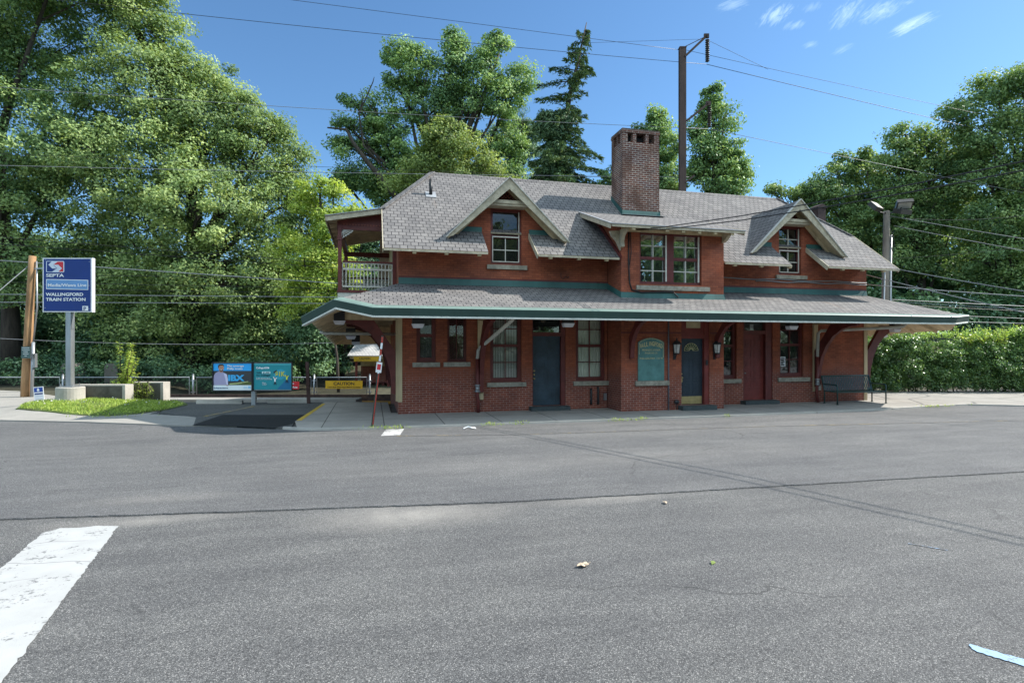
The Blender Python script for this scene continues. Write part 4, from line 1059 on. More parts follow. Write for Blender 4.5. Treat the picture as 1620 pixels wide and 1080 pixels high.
# fence between the tracks: pipe frames with dark mesh
m, nt, out = newmat('fence_mesh')
tr = N(nt, 'ShaderNodeBsdfTransparent'); df = N(nt, 'ShaderNodeBsdfDiffuse'); df.inputs['Color'].default_value = (.022, .024, .024, 1)
mx = nt.nodes.new('ShaderNodeMixShader'); mx.inputs[0].default_value = .42; L(nt, tr.outputs[0], mx.inputs[1]); L(nt, df.outputs[0], mx.inputs[2]); L(nt, mx.outputs[0], out.inputs['Surface'])
FMESH = m
FD = 26.4; FZ = -.62
def fence_panel(x0, x1, label, gate=False):
    a = RL(x0, FD, FZ); e = RL(x1, FD, FZ); wd = (e-a).length
    r_ = empty('mesh_fence', label, 'fence', a, -TH, 'mesh fence panels between the tracks')
    k = MB(); zt = 1.12
    k.tube([(0, 0, .02), (0, 0, zt), (wd, 0, zt), (wd, 0, .02)], .028, 8); k.tube([(0, 0, .24), (wd, 0, .24)], .024, 8); k.build('frame', STEELG, r_, True)
    k = MB(); k.face([(.03, .0, .26), (wd-.03, .0, .26), (wd-.03, .0, zt-.02), (.03, .0, zt-.02)]); k.build('mesh', FMESH, r_)
    return r_, wd
def fence_post(x, label):
    a = RL(x, FD, FZ); k = MB(); k.tube([(0, 0, 0), (0, 0, 1.24)], .045, 10); k.tube([(0, 0, 1.24), (0, 0, 1.27)], [.05, .03], 10)
    for z in (.4, .95): k.box(-.10, .10, -.03, .03, z, z+.035)
    o = k.build('fence_post', STEELG, None, True); o.location = a; o.rotation_euler = (0, 0, -TH); tag(o, label, 'post', 'fence posts between the tracks')
fence_panel(-160, 94.4, 'dark mesh fence panel at the left edge, behind the orange wooden pole')
fence_panel(104, 299.5, 'long dark mesh fence panel behind the concrete walls and the yellow green shrub')
fence_panel(311, 492, 'dark mesh fence panel partly hidden by the twin advertising boards')
gp, gw = fence_panel(501.3, 580.4, 'short pipe framed fence panel carrying a yellow caution sign')
for x, lb in ((101-1.5, 'grey fence post just left of the blue sign pole'), (305.5, 'grey fence post between the concrete walls and the advertising boards'), (497, 'grey fence post left of the yellow caution sign'), (585, 'grey fence post right of the yellow caution sign')): fence_post(x, lb)
k = MB(); sc = FD/FPX; x0 = (515.6-501.3)*sc; x1 = (574-501.3)*sc; zb_ = 2.05-(614.4-545)*sc-FZ; zt_ = 2.05-(602-545)*sc-FZ
cs = empty('caution_sign', 'yellow caution sign in black capitals on the short fence panel', 'sign', gp.location+Vector((0, 0, 0)), -TH)
k.box(x0, x1, -.06, -.045, zb_, zt_); k.build('panel', SYEL, cs)
text('lettering', 'CAUTION', .20, SBLK, cs, ((x0+x1)/2, -.063, zb_+.17), width=.98, bold=.004, align='CENTER')
text('lettering', 'Look Both Directions Before Crossing', .09, SBLK, cs, ((x0+x1)/2, -.063, zb_+.045), width=1.55, bold=.002, align='CENTER')
rs = empty('red_sign', 'small red sign with white words beside the teal advertising board', 'sign', RL(455, FD-.12, FZ), -TH)
k = MB(); zb_ = 2.05-(615.2-545)*sc-FZ; zt_ = 2.05-(603-545)*sc-FZ; k.box(0, (473-455)*sc, -.015, 0, zb_, zt_); k.build('panel', SRED, rs)
text('lettering', 'Restricted', .10, SWHITE, rs, (.03, -.018, zb_+.24), width=.27, bold=.003); text('lettering', 'Area', .12, SWHITE, rs, (.24, -.018, zb_+.06), width=.24, bold=.004)

# shelter on the far platform
SD = 35.5; sc = SD/FPX
SHL = empty('platform_shelter', 'small brick platform shelter with pale shingled roof across the tracks', 'shelter', RL(553, SD, -.85), -TH)
X = lambda px: (px-553)*sc
Z = lambda py: 2.05-(py-545)*sc+.85
k = MB(); slab(k, [(X(553), -.5, Z(562)), (X(690), -.5, Z(562)), (X(690), 1.6, Z(541)), (X(553), 1.6, Z(541))], .06); k.build('roof', [shingle('pale_shingle', (.50, .50, .50), (.42, .42, .43), (.08, .08, .08)), SFRAME], SHL)
k = MB(); k.box(X(563), X(690), 1.2, 1.35, .0, Z(555)); k.build('back_wall', BR, SHL)
k = MB(); k.box(X(563), X(690), 1.14, 1.199, Z(580), Z(563)); k.box(X(556), X(690), -.35, -.25, Z(567), Z(562.5)); k.build('fascia', TAN, SHL)
for px in (565.5, 616): 
    k = MB(); k.box(X(px)-.06, X(px)+.06, -.3, -.18, 0, Z(567)); k.build('post', MARL, SHL)
k = MB(); k.box(X(568), X(640), .7, 1.1, .42, .48); k.box(X(575), X(578), .75, 1.05, 0, .42); k.box(X(600), X(603), .75, 1.05, 0, .42); k.build('bench_seat', MAR, SHL)
ns = MB(); ns.box(X(607), X(615), 1.12, 1.138, Z(592), Z(581)); no = ns.build('no_smoking_notice', plain('notice_cream', (.6, .55, .4), .5), SHL)
k = MB(); aa = [2*math.pi*i/18 for i in range(19)]
for i in range(18): k.beam((X(611)+.11*math.cos(aa[i]), 1.115, Z(585.5)+.11*math.sin(aa[i])), (X(611)+.11*math.cos(aa[i+1]), 1.115, Z(585.5)+.11*math.sin(aa[i+1])), .025, .008, (0, 1, 0))
k.beam((X(611)-.08, 1.113, Z(585.5)+.08), (X(611)+.08, 1.113, Z(585.5)-.08), .025, .008, (0, 1, 0)); k.build('ban_symbol', SRED, no)
c2_ = empty('caution_sign', 'yellow caution sign hanging under the eave of the far shelter', 'sign', RL(560, SD-.7, 0), -TH)
sc2 = (SD-.7)/FPX; k = MB(); zz = 2.05-(571.6-545)*sc2; k.box(0, 40*sc2, -.02, 0, zz, zz+7.5*sc2); k.build('panel', SYEL, c2_)
text('lettering', 'CAUTION', .16, SBLK, c2_, (17*sc2, -.023, zz+.13), width=.72, bold=.004, align='CENTER'); text('lettering', 'Look Both Ways Before Crossing', .07, SBLK, c2_, (19*sc2, -.023, zz+.035), width=1.2, bold=.001, align='CENTER')

# ================================================================== STATION SIGN
D = 18.5; sc = D/FPX
SG = empty('station_sign', 'blue and white station name sign on a square steel pole', 'sign', RL(107, D, .2), -TH)
X = lambda px: (px-107)*sc
Z = lambda py: 2.05-(py-545)*sc-.2
k = MB(); k.box(X(67.5), X(145.5), 0, .14, Z(493.6), Z(408)); k.build('sign_box', SFRAME, SG)
k = MB(); k.box(X(69.5), X(143.5), -.012, -.001, Z(492), Z(409.6)); pn_ = k.build('sign_face', SBLUE, SG)
S2 = 1/10.8
cx_ = lambda x: X(60+x*S2)
cz_ = lambda y: Z(400+y*S2)
def flat(pts, mat, name, y=-.016, parent=SG):
    k = MB(); k.prism([(cx_(x), y, cz_(yy)) for x, yy in pts], (0, .003, 0)); return k.build(name, mat, parent)
lg = flat([(160, 138), (442, 141), (456, 155), (456, 322), (442, 334), (158, 331), (145, 317), (147, 152)], SSIL, 'emblem', -.0155)
flat([(166, 148), (240, 149), (183, 203), (250, 268), (325, 268), (248, 322), (165, 321), (158, 312), (160, 156)], SBLUE, 'emblem_blue', -.018, lg)
flat([(345, 151), (432, 153), (440, 162), (440, 312), (432, 322), (360, 321), (418, 265), (355, 203), (272, 203)], SRED, 'emblem_red', -.018, lg)
flat([(250, 268), (325, 268), (272, 208), (268, 203), (278, 210), (335, 268)], SBLUE, 'emblem_blue', -.019, lg)
kb_ = flat([(147, 448), (864, 463), (864, 633), (147, 618)], SWHITE, 'line_plate', -.0155); flat([(157, 458), (854, 473), (854, 623), (157, 608)], SBLUEL, 'line_panel', -.018, kb_)
def stext(body, x0, x1, ybase, size, bold=.004, y=-.02): text('lettering', body, size, SWHITE, SG, (cx_(x0), y, cz_(ybase)), width=(x1-x0)*S2*sc, bold=bold)
stext('SEPTA', 147, 452, 410, .142, .0032); stext('Media/Wawa Line', 176, 832, 575, .135, .0022, -.023)
stext('WALLINGFORD', 145, 785, 734, .142, .0036); stext('TRAIN STATION', 145, 822, 820, .142, .0036)
flat([(766, 906), (864, 908), (864, 988), (766, 986)], SWHITE, 'parking_symbol'); text('lettering', 'P', .16, SBLUE, SG, (cx_(783), -.02, cz_(980)), width=.085, bold=.003)
k = MB()
for (x, y) in ((140, 128), (883, 150), (128, 940), (878, 955), (130, 538), (878, 558)): k.box(cx_(x)-.008, cx_(x)+.008, -.018, -.013, cz_(y)-.008, cz_(y)+.008)
k.build('rivet', SSIL, SG)
k = MB(); k.box(-.085, .085, .02, .19, Z(614), Z(493.7)); k.box(.0851, .10, .05, .16, Z(520), Z(493.7)); k.build('pole', STEELG, SG)
k = MB(); k.box(-.22, .22, -.08, .30, Z(612), Z(610.5)); 
for x in (-.19, .19):
    for y in (-.05, .27): k.tube([(x, y, Z(611)), (x, y, Z(607))], .014, 6)
k.build('base_plate', STEELG, SG)
k = MB(); k.lathe([(.40, -.25), (.40, Z(612.4)-.02), (.385, Z(612.2))], (.0, .12, 0), 28); k.build('concrete_base', CONC, SG, False)

# concrete wing walls on the island
def lowwall(px0, px1, pxe, d, ztop, zb, label):
    sc = d/FPX; o = RL(px0, d, zb); wd = (px1-px0)*sc; h = ztop-zb
    k = MB(); k.box(0, wd, 0, .42, 0, h); k2 = MB()
    r_ = empty('concrete_wall', label, 'wall', o, -TH, 'low concrete walls on the grass island')
    w_ = k.build('wall', CONC, r_, False); bv = None
    s_ = MB(); s_.box(.02, wd-.10, -.006, -.001, .02, h-.04); s_.build('stained_face', concrete('stained_concrete', (.105, .10, .085), None, .7) if 'stained_concrete' not in MATS else MATS['stained_concrete'], r_)
lowwall(112, 198, 213, 19.05, 2.05-(608.5-545)*19.05/FPX, -.15, 'nearer low concrete wall with a stained dark face behind the sign base')
lowwall(206, 258, 269, 20.4, 2.05-(604.5-545)*20.4/FPX, -.2, 'farther low concrete wall with a pale end, right of the yellow green shrub')
# old concrete piers behind the fence
for (x0, x1, y0, lb) in ((96, 123, 575, 'dark concrete pier behind the fence, just behind the blue sign pole'), (165, 187, 575, 'dark concrete pier behind the fence, left of the yellow green shrub')):
    d = 29.5; sc = d/FPX; o = RL(x0, d, -.6); wd = (x1-x0)*sc; h = 2.05-(y0-545)*sc+.6
    k = MB(); k.prism([(0, 0, 0), (wd, 0, 0), (wd*.95, 0, h*.86), (wd*.8, 0, h), (wd*.15, 0, h), (0, 0, h*.9)], (0, .6, 0)); c_ = k.build('concrete_pier', CONCD); c_.location = o; c_.rotation_euler = (0, 0, -TH); tag(c_, lb, 'pier', 'old concrete piers')

# wooden pole, its plate and riser
D = 22.0; sc = D/FPX; z0 = -.05
UP = empty('utility_pole', 'leaning orange brown wooden pole with a guy wire at the left', 'utility pole', RL(40, D, z0), -TH)
h = 2.05-(405-545)*sc-z0; lean = (51.5-40)*sc
k = MB(); k.tube([(lean*i/8, 0, h*i/8-(.3 if i == 0 else 0)) for i in range(9)], [.165-.045*i/8 for i in range(9)], 14); k.build('pole_shaft', WOODO, UP, True)
k = MB(); k.tube([(.29, -.05, -.1), (.36, -.05, 2.2)], .06, 8); k.tube([(.36, -.05, 2.2), (lean+.2, -.02, 3.6), (lean+.16, 0, 5.4)], .03, 6); k.box(.40, .48, -.12, .0, 1.2, 1.75); k.build('conduit', STEELG, UP, True)
k = MB(); k.beam((lean, 0, h-.5), (lean+1.1, 0, h-.48), .05, .05); k.build('bracket_arm', STEELG, UP)
ps = empty('parking_plate', 'small grey green notice nailed to the wooden pole', 'sign', RL(34, D-.3, 0), -TH)
sp = (D-.3)/FPX; zz = 2.05-(566.5-545)*sp; k = MB(); k.box(0, 14.5*sp, -.012, 0, zz, zz+18.5*sp); k.build('panel', plain('faded_green_plate', (.055, .10, .10), .5, .15, 5), ps)
k = MB()
for j, (a, e) in enumerate(((.04, .32), (.03, .33), (.08, .26), (.07, .29), (.13, .22))): k.box(a, e, -.015, -.0125, zz+.39-.078*j, zz+.42-.078*j)
k.build('print_lines', plain('faded_white', (.42, .46, .46), .6), ps)
# election style yard sign
D = 20.0; sp = D/FPX; ys = empty('yard_sign', 'small blue and white lawn sign standing askew by the sign base', 'sign', RL(62.5, D, -.02), -TH)
ys.rotation_euler = (0, math.radians(-5), -TH+.1)
k = MB(); k.box(-.16, .17, -.006, .006, .06, .56); k.build('panel', SWHITE, ys)
k = MB(); k.box(-.14, .15, -.009, -.0065, .37, .53); k.build('blue_field', plain('campaign_blue', (.012, .06, .32), .5), ys)
k = MB(); k.prism([(-.03, -.012, .40), (.03, -.012, .40), (.045, -.012, .45), (.0, -.012, .52), (-.045, -.012, .45)], (0, .002, 0)); k.build('white_emblem', SWHITE, ys)
k = MB(); k.box(-.13, .14, -.009, -.0065, .28, .33); k.box(-.12, .12, -.009, -.0065, .02+.07, .105); k.build('print_lines', SBLUE, ys)
k = MB(); k.box(-.12, .13, -.009, -.0065, .15, .165); k.box(-.12, .13, -.009, -.0065, .21, .235); k.build('pale_lines', plain('pale_print', (.45, .5, .62), .6), ys)
k = MB(); k.tube([(-.12, 0, -.1), (-.12, 0, .3)], .004, 5); k.tube([(.12, 0, -.1), (.12, 0, .3)], .004, 5); k.build('wire_stake', STEELG, ys)

# ================================================================== TWIN ADVERTISING BOARDS
D = 18.9; sc = D/FPX; AD = empty('advertising_board', 'two bright posters in one frame on a single grey post', 'advertising board', RL(400, D, -.05), -TH)
X = lambda px: (px-400)*sc
Z = lambda py: 2.05-(py-545)*sc+.05
k = MB(); k.box(-.07, .07, .03, .14, -.1, Z(573)); k.build('post', STEELG, AD)
k = MB(); k.box(X(336.5), X(462.5), .0, .03, Z(618), Z(572.6)); k.build('backing', STEELG, AD)
fr = MB()
for (a, e) in ((336.5, 399.6), (400.4, 462.8)):
    fr.box(X(a), X(e), -.04, -.001, Z(573.8), Z(572.4)); fr.box(X(a), X(e), -.04, -.001, Z(618.4), Z(617)); fr.box(X(a), X(a)+.025, -.04, -.001, Z(617), Z(573.8)); fr.box(X(e)-.025, X(e), -.04, -.001, Z(617), Z(573.8))
fr.build('frame', STEELD, AD)
q_ = 1/10.8
ax = lambda x: X(330+x*q_)
az = lambda y: Z(560+y*q_)
LAY = [0]
def ad(pts, col, name, parent=None, y=None):
    LAY[0] += 1
    k = MB(); yy = -.004-.0008*LAY[0] if y is None else y
    nm = 'print_%02d' % LAY[0]
    k.prism([(ax(x), yy, az(v)) for x, v in pts], (0, .0006, 0)); return k.build(name, plain(nm, tuple(min(.85, c_*1.5) for c_ in col), .4, .03, 3, 0), parent or AD)
def rct(x0, y0, x1, y1): return [(x0, y1), (x1, y1), (x1, y0), (x0, y0)]
p1 = ad(rct(80, 155, 745, 632), (.030, .032, .034), 'poster'); p1['label'] = 'poster of a man in a lilac polo shirt beside big blue letters'
ad(rct(80, 160, 745, 285), (.02, .26, .62), 'poster_band', p1); ad(rct(80, 530, 745, 628), (.52, .56, .63), 'poster_foot', p1)
ad([(340, 528), (745, 528), (745, 470), (640, 480), (500, 497), (340, 510)], (.06, .075, .02), 'poster_lawn', p1); ad([(360, 500), (500, 488), (680, 462), (680, 472), (510, 505), (360, 516)], (.35, .38, .16), 'poster_car', p1)
ad([(90, 528), (85, 430), (95, 360), (125, 318), (180, 292), (235, 300), (300, 335), (322, 380), (335, 528)], (.25, .23, .34), 'shirt', p1)
ad([(258, 325), (315, 345), (332, 430), (335, 528), (310, 528), (290, 420)], (.42, .40, .52), 'shirt_light', p1)
ad([(165, 525), (330, 528), (342, 535), (320, 545), (300, 530)], (.30, .15, .10), 'arm', p1)
ad([(185, 300), (192, 270), (238, 272), (248, 305), (215, 318)], (.26, .13, .085), 'neck', p1)
ad([(168, 235), (172, 195), (195, 178), (240, 178), (262, 198), (264, 240), (252, 275), (225, 298), (198, 290), (178, 268)], (.34, .17, .11), 'face', p1)
ad([(164, 232), (166, 192), (190, 172), (240, 172), (264, 190), (264, 212), (246, 196), (205, 196), (182, 208), (174, 240)], (.025, .018, .016), 'hair', p1)
ad([(188, 272), (200, 262), (235, 262), (248, 274), (228, 296), (202, 292)], (.10, .055, .04), 'beard', p1); ad([(205, 263), (232, 263), (226, 272), (210, 272)], (.65, .55, .5), 'smile', p1)
ad(rct(190, 222, 208, 228), (.05, .03, .025), 'eye', p1); ad(rct(228, 222, 246, 228), (.05, .03, .025), 'eye', p1); ad([(214, 228), (222, 228), (226, 250), (212, 250)], (.28, .13, .085), 'nose', p1)
def adt(body, x0, x1, yb, size, mat, parent, bold=.002): 
    LAY[0] += 1
    text('lettering', body, size, mat, parent, (ax(x0), -.006-.0008*LAY[0], az(yb)), width=(x1-x0)*q_*sc, bold=bold, ext=.0004)
CY = plain('print_cyan', (.06, .42, .78), .4, .03, 3, 0)
adt('The coverage', 318, 608, 215, .085, SWHITE, p1, .003); adt('Philly trusts', 318, 585, 262, .085, SWHITE, p1, .003)
adt('IBX', 335, 615, 452, .27, CY, p1, .014); adt('Independence', 95, 335, 584, .05, plain('print_navy', (.02, .10, .24), .5), p1, .002)
ad(rct(600, 555, 665, 580), (.35, .48, .66), 'small_print', p1); ad(rct(680, 545, 722, 582), (.20, .40, .66), 'small_print', p1)
LAY[0] = 0
p2 = ad(rct(770, 158, 1412, 605), (.012, .17, .20), 'poster'); p2['label'] = 'teal college prize poster with yellow letters'
ad(rct(770, 158, 1412, 186), (.05, .30, .34), 'poster_band', p2); ad([(1170, 600), (1405, 600), (1405, 370), (1390, 360)], (.01, .10, .20), 'poster_corner', p2)
ad([(1110, 380), (1120, 320), (1170, 265), (1240, 255), (1310, 280), (1330, 340), (1310, 400), (1240, 440), (1160, 430)], (.02, .22, .30), 'scribble_cloud', p2)
adt('College', 815, 945, 248, .085, SWHITE, p2, .004); ad([(955, 222), (1025, 222), (1043, 234), (1025, 248), (955, 248)], (.72, .78, .80), 'pill', p2); adt('Ave', 970, 1015, 243, .04, SBLUE, p2, .001)
INK = plain('print_ink', (.012, .06, .08), .5, .03, 3, 0)
adt('Win', 820, 905, 328, .07, INK, p2, .002); ad(rct(915, 297, 1058, 333), (.42, .62, .66), 'prize_plate', p2); adt('$1,000', 930, 1045, 326, .06, INK, p2, .003)
adt('for College!', 820, 1055, 372, .08, INK, p2, .002); adt('A quick and easy way to', 815, 1055, 410, .035, SWHITE, p2, .001); adt('enter your scholarship', 815, 1088, 433, .035, SWHITE, p2, .001)
adt('Enter', 920, 985, 496, .045, SWHITE, p2, .001); adt('today!', 920, 995, 522, .045, SWHITE, p2, .001)
adt('$1K', 1140, 1310, 375, .22, plain('print_lemon', (.55, .55, .07), .5, .03, 3, 0), p2, .008)
def fig(x, y, s, c_):
    ad([(x-14*s, y-8*s), (x-40*s, y-60*s), (x-34*s, y-64*s), (x, y-26*s), (x+34*s, y-44*s), (x+40*s, y-38*s), (x+14*s, y-8*s), (x+12*s, y+36*s), (x-12*s, y+36*s)], c_, 'figure', p2)
    ad([(x-12*s, y+34*s), (x+12*s, y+34*s), (x+30*s, y+90*s), (x+16*s, y+92*s), (x, y+55*s), (x-12*s, y+92*s), (x-26*s, y+90*s)], (.015, .02, .03), 'figure_legs', p2)
    ad([(x-9*s, y-26*s), (x+9*s, y-26*s), (x+11*s, y-44*s), (x, y-54*s), (x-11*s, y-44*s)], (.22, .10, .06), 'figure_head', p2)
fig(1138, 440, .9, (.62, .60, .60)); fig(1340, 405, .9, (.45, .5, .05))
ad([(1112, 300), (1170, 268), (1172, 290), (1120, 330)], (.012, .02, .03), 'graduate_cap', p2)

# parking blocks, bollard, reflective marker
def pblock(x0, x1, y, d, lb):
    sc = d/FPX; wd = (x1-x0)*sc; k = MB(); k.prism([(0, -.08, 0), (0, .08, 0), (0, .055, .13), (0, -.055, .13)][::-1], (wd, 0, 0)); o = k.build('parking_block', CONC); o.location = RL(x0, d, zfun(*at(x0, y, d).xy)-.01); o.rotation_euler = (0, 0, -TH); tag(o, lb, 'parking block', 'concrete parking blocks')
pblock(312, 384, 641, 19.4, 'concrete parking block left of the advertising post'); pblock(424, 487, 638, 19.7, 'concrete parking block between the advertising post and the rusty bollard')
D = 19.5; k = MB(); hh = (640-571)*D/FPX
k.box(-.055, .055, -.03, -.02, 0, hh); k.box(-.055, -.045, -.02, .03, 0, hh); k.box(.045, .055, -.02, .03, 0, hh); o = k.build('steel_post', plain('brown_post', (.065, .03, .025), .6, .3, 5)); o.location = RL(488.5, D, -.08); o.rotation_euler = (0, math.radians(-2), -TH); tag(o, 'bare brown steel channel post standing left of the caution sign', 'post')
MK = empty('marker_post', 'thin leaning post with red and white reflective stripes at the kerb', 'post', (-.75, -2.33, 0), -TH)
MK.rotation_euler = (0, math.radians(6.6), -TH)
k = MB(); k.box(-.030, .028, .0, .02, -.05, 2.28); k.box(-.030, -.025, .02, .05, -.05, 2.28); k.build('channel_post', plain('green_post', (.02, .05, .04), .5, .2, 6), MK)
FRED = plain('faded_red', (.38, .045, .03), .5, .3, 12)
MB().box(-.002, .026, -.006, -.001, .05, 1.33).build('red_stripe', FRED, MK)
for i in range(6):
    z = 1.335+i*.155; MB().box(-.024, .024, -.006, -.001, z, z+.15).build('red_stripe' if i % 2 else 'white_stripe', FRED if i % 2 else SWHITE, MK)
k = MB(); k.box(-.07, .07, -.012, -.007, 1.36, 1.62); so = k.build('small_plate', SWHITE, MK); k = MB(); k.box(-.045, .045, -.016, -.0125, 1.43, 1.57); k.build('plate_red', SRED, so)
# bench
BN = empty('bench', 'green strap steel bench against the station wall', 'bench', (14.62, -1.02, 0), 0)
wd = 2.05
def arc_side(x): return [(x, -.02, .42), (x, .06, .445), (x, .22, .435), (x, .42, .415), (x, .50, .44), (x, .545, .56), (x, .60, .75), (x, .655, .93)]
k = MB(); ns_ = 27
for i in range(ns_):
    x = .06+(wd-.12)*i/(ns_-1); pts = arc_side(x)
    for a, c_ in zip(pts, pts[1:]): k.beam(a, c_, .042, .006, (0, -.3, 1) if a[1] < .45 else (0, -1, .2))
k.build('slats', BENCH, BN)
k = MB(); k.tube([(0, -.03, .42), (wd, -.03, .42)], .022, 8); k.tube([(0, .66, .94), (wd, .66, .94)], .026, 8); k.tube([(0, .50, .42), (wd, .50, .42)], .02, 8); k.build('frame_rail', BENCH, BN, True)
for x in (0, wd):
    k = MB(); k.tube([(x, -.04, 0), (x, -.04, .60), (x, -.02, .65), (x, .04, .67), (x, .50, .67), (x, .58, .66)], .022, 8); k.tube([(x, .52, 0), (x, .52, .42), (x, .56, .6), (x, .66, .94)], .022, 8); k.tube([(x, -.04, .42), (x, .52, .42)], .018, 6); k.build('end_frame', BENCH, BN, True)
    for y in (-.04, .52):
        k = MB(); k.tube([(x, y, .0), (x, y, .02)], .04, 10); k.build('foot', BENCH, BN)
# flood light pole
D = 27.5; sc = D/FPX; FP = empty('floodlight_pole', 'grey wooden pole with three square floodlights right of the station', 'light pole', RL(1401, D, 0), -TH)
h = 2.05+(545-334)*sc; k = MB(); k.tube([(-.1+.16*i/8, 0, h*i/8) for i in range(9)], [.19-.05*i/8 for i in range(9)], 14); k.build('pole_shaft', WOODG, FP, True)
k = MB(); k.tube([(-.24, -.08, 0), (-.08, -.08, h-3)], .05, 8); k.tube([(.13, -.1, 0), (.22, -.08, h-1.2)], .045, 8); k.build('conduit', STEELG, FP, True)
def flood(x, y, rz, tilt, arm):
    hx, hz = (x-1401)*sc, 2.05-(y-545)*sc
    k = MB(); k.tube([(.05, -.05, h-.12), (hx*.6, -.15, h-.10), (hx, -.2, hz-.08)], .03, 8); a = k.build('lamp_arm', STEELD, FP, True)
    k = MB(); k.prism([(-.34, -.20, -.13), (.34, -.20, -.13), (.34, .26, -.13), (-.34, .26, -.13)], (0, 0, .22)); hd = k.build('floodlight', plain('bronze_housing', (.05, .045, .04), .45), a)
    hd.location = (hx, -.25, hz); hd.rotation_euler = (tilt, 0, rz)
    k = MB(); k.face([(-.28, -.15, -.134), (-.28, .21, -.134), (.28, .21, -.134), (.28, -.15, -.134)]); k.build('lamp_lens', plain('flood_lens', (.42, .41, .36), .25), hd)
flood(1381, 329, math.radians(35), math.radians(48), 0); flood(1425, 324, math.radians(-20), math.radians(-40), 0); flood(1423, 336, math.radians(15), math.radians(20), 0)
k = MB(); k.tube([(.16, -.1, h-.9), (.28, -.15, h-1.3), (.34, -.15, h-1.8), (.24, -.12, h-2.0), (.16, -.12, h-1.5), (.3, -.15, h-1.0)], .014, 5); k.build('cable_coil', CABLE, FP)
# catenary mast
D = 29.8; sc = D/FPX; CT = empty('catenary_mast', 'tall dark steel mast with two insulator arms behind the chimney', 'mast', RL(1079.5, D, -.6), -TH)
Zm = lambda y: 2.05-(y-545)*sc+.6
k = MB(); h = Zm(77); wdm = .17
k.box(-wdm, wdm, -.14, -.12, 0, h); k.box(-wdm, wdm, .12, .14, 0, h); k.box(-.01, .01, -.12, .12, 0, h); k.box(-wdm, -wdm+.02, -.119, -.03, 0, h); k.box(-wdm-.02, wdm+.02, -.16, .16, h, h+.04); k.build('mast', RUST, CT)
def cat_arm(x0, y0, x1, y1, yb, stay, lb):
    X = lambda px: (px-1079.5)*sc
    k = MB(); k.beam((X(x0), -.15, Zm(y0)), (X(x1), -.15, Zm(y1)), .10, .10); 
    if stay: k.beam((X(1077), -.15, Zm(79)), (X(x1), -.15, Zm(y1)), .03, .03)
    k.box(X(x1)-.13, X(x1)+.13, -.2, -.1, Zm(y1)-.1, Zm(y1)+.12)
    a = k.build('arm', RUST, CT)
    k = MB(); za, zb = Zm(y1+5), Zm(yb); n = 11; prof = []
    for i in range(n):
        z = za+(zb-za)*i/n; dz = (zb-za)/n
        prof += [(.04, z), (.115, z+dz*.35), (.115, z+dz*.5), (.04, z+dz*.6)]
    prof.append((.03, zb)); k.lathe(prof[::-1], (X(x1)+.05, -.15, 0), 10); k.build('insulator', plain('insulator_brown', (.035, .025, .025), .3) if 'insulator_brown' not in MATS else MATS['insulator_brown'], a, True)
cat_arm(1082, 92, 1116, 60, 101, True, ''); cat_arm(1085, 193, 1119, 166, 204, False, ''); 
k = MB(); X_ = lambda px: (px-1079.5)*sc; k.beam((X_(1083), -.15, Zm(290)), (X_(1097), -.15, Zm(279)), .09, .09); k.build('arm', RUST, CT)

# ================================================================== WIRES
def dtrack(x, v=10.0):
    lat = (x-810)/FPX
    return (v+16.72)/(FV.y+lat*RV.y)
def wire(a, e, r, label, mat=CABLE, sag=0.0, group='overhead wires', name='overhead_wire', via=None):
    """a, e: (pixel x, pixel y, depth or None for the track line)"""
    def pt(q): return at(q[0], q[1], q[2] if len(q) > 2 and q[2] else dtrack(q[0]))
    pts = catenary(pt(a), pt(e), sag)
    k = MB(); k.tube(pts, r*.72, 5, cap=True); o = k.build(name, mat, None, True); return tag(o, label, 'wire', group)
wire((1072, 79), (-260, -93), .014, 'thin wire rising left from the top of the dark mast across the sky')
wire((1118, 102), (-260, -39), .016, 'thin wire running left from the upper insulator, below the one from the mast top', sag=.15)
wire((1118, 102), (1900, 283), .020, 'wire sloping right from the upper insulator down to the tall right hand trees', sag=.1)
wire((1116, 62), (1215, 110), .012, 'short wire from the arm tip down to the wire on the right')
wire((1083, 79), (1900, 252), .014, 'thin wire sloping right from the mast top across the sky', sag=.1)
wire((1116, 62), (930, 68), .010, 'short thin wire going left from the arm tip')
wire((1123, 204), (-260, 118), .016, 'wire running left from the lower insulator in front of the trees', CABLEG, sag=.2)
wire((1123, 204), (1900, 358), .018, 'wire sloping right from the lower insulator behind the roof ridge', CABLEG, sag=.1)
wire((1090, 280), (-260, 255), .018, 'pale wire crossing the big left trees just above the balcony roof', CABLEG, sag=.1)
wire((1090, 285), (-260, 232), .012, 'thin wire crossing the left trees at half height', CABLE, sag=.05)
left = [(375, 417, .016, 'thin dark wire across the left trees, topmost of the low bundle', 0), (386, 424, .018, 'dark wire second from the top of the low left bundle', 0), (412, 448, .030, 'thick pale cable starting right of the blue sign and falling to the balcony', 1), (434, 440, .016, 'thin dark wire crossing behind the middle of the blue sign', 0),
        (446, 456, .016, 'dark wire behind the lower half of the blue sign', 0), (456, 464, .014, 'thin dark wire just above the two pale lower cables on the left', 0), (465.5, 470, .026, 'upper of the two pale cables behind the foot of the blue sign', 1), (478, 480, .026, 'lower of the two pale cables behind the foot of the blue sign', 1)]
for y0, y1, r_, lb, pale in left:
    wire((-120, y0+(y0-y1)*120/530, 23.6), (640, y1+(y1-y0)*110/530, 27.5), r_, lb, CABLEG if pale else CABLE)
wire((-120, 528, 23.8), (585, 540, 27.0), .016, 'lone low wire sagging beneath the blue sign towards the far shelter', CABLEG, sag=.28)
wire((47, 419, 22), (-60, 510, 20), .022, 'taut guy wire from the wooden pole down to the left edge', CABLEG)
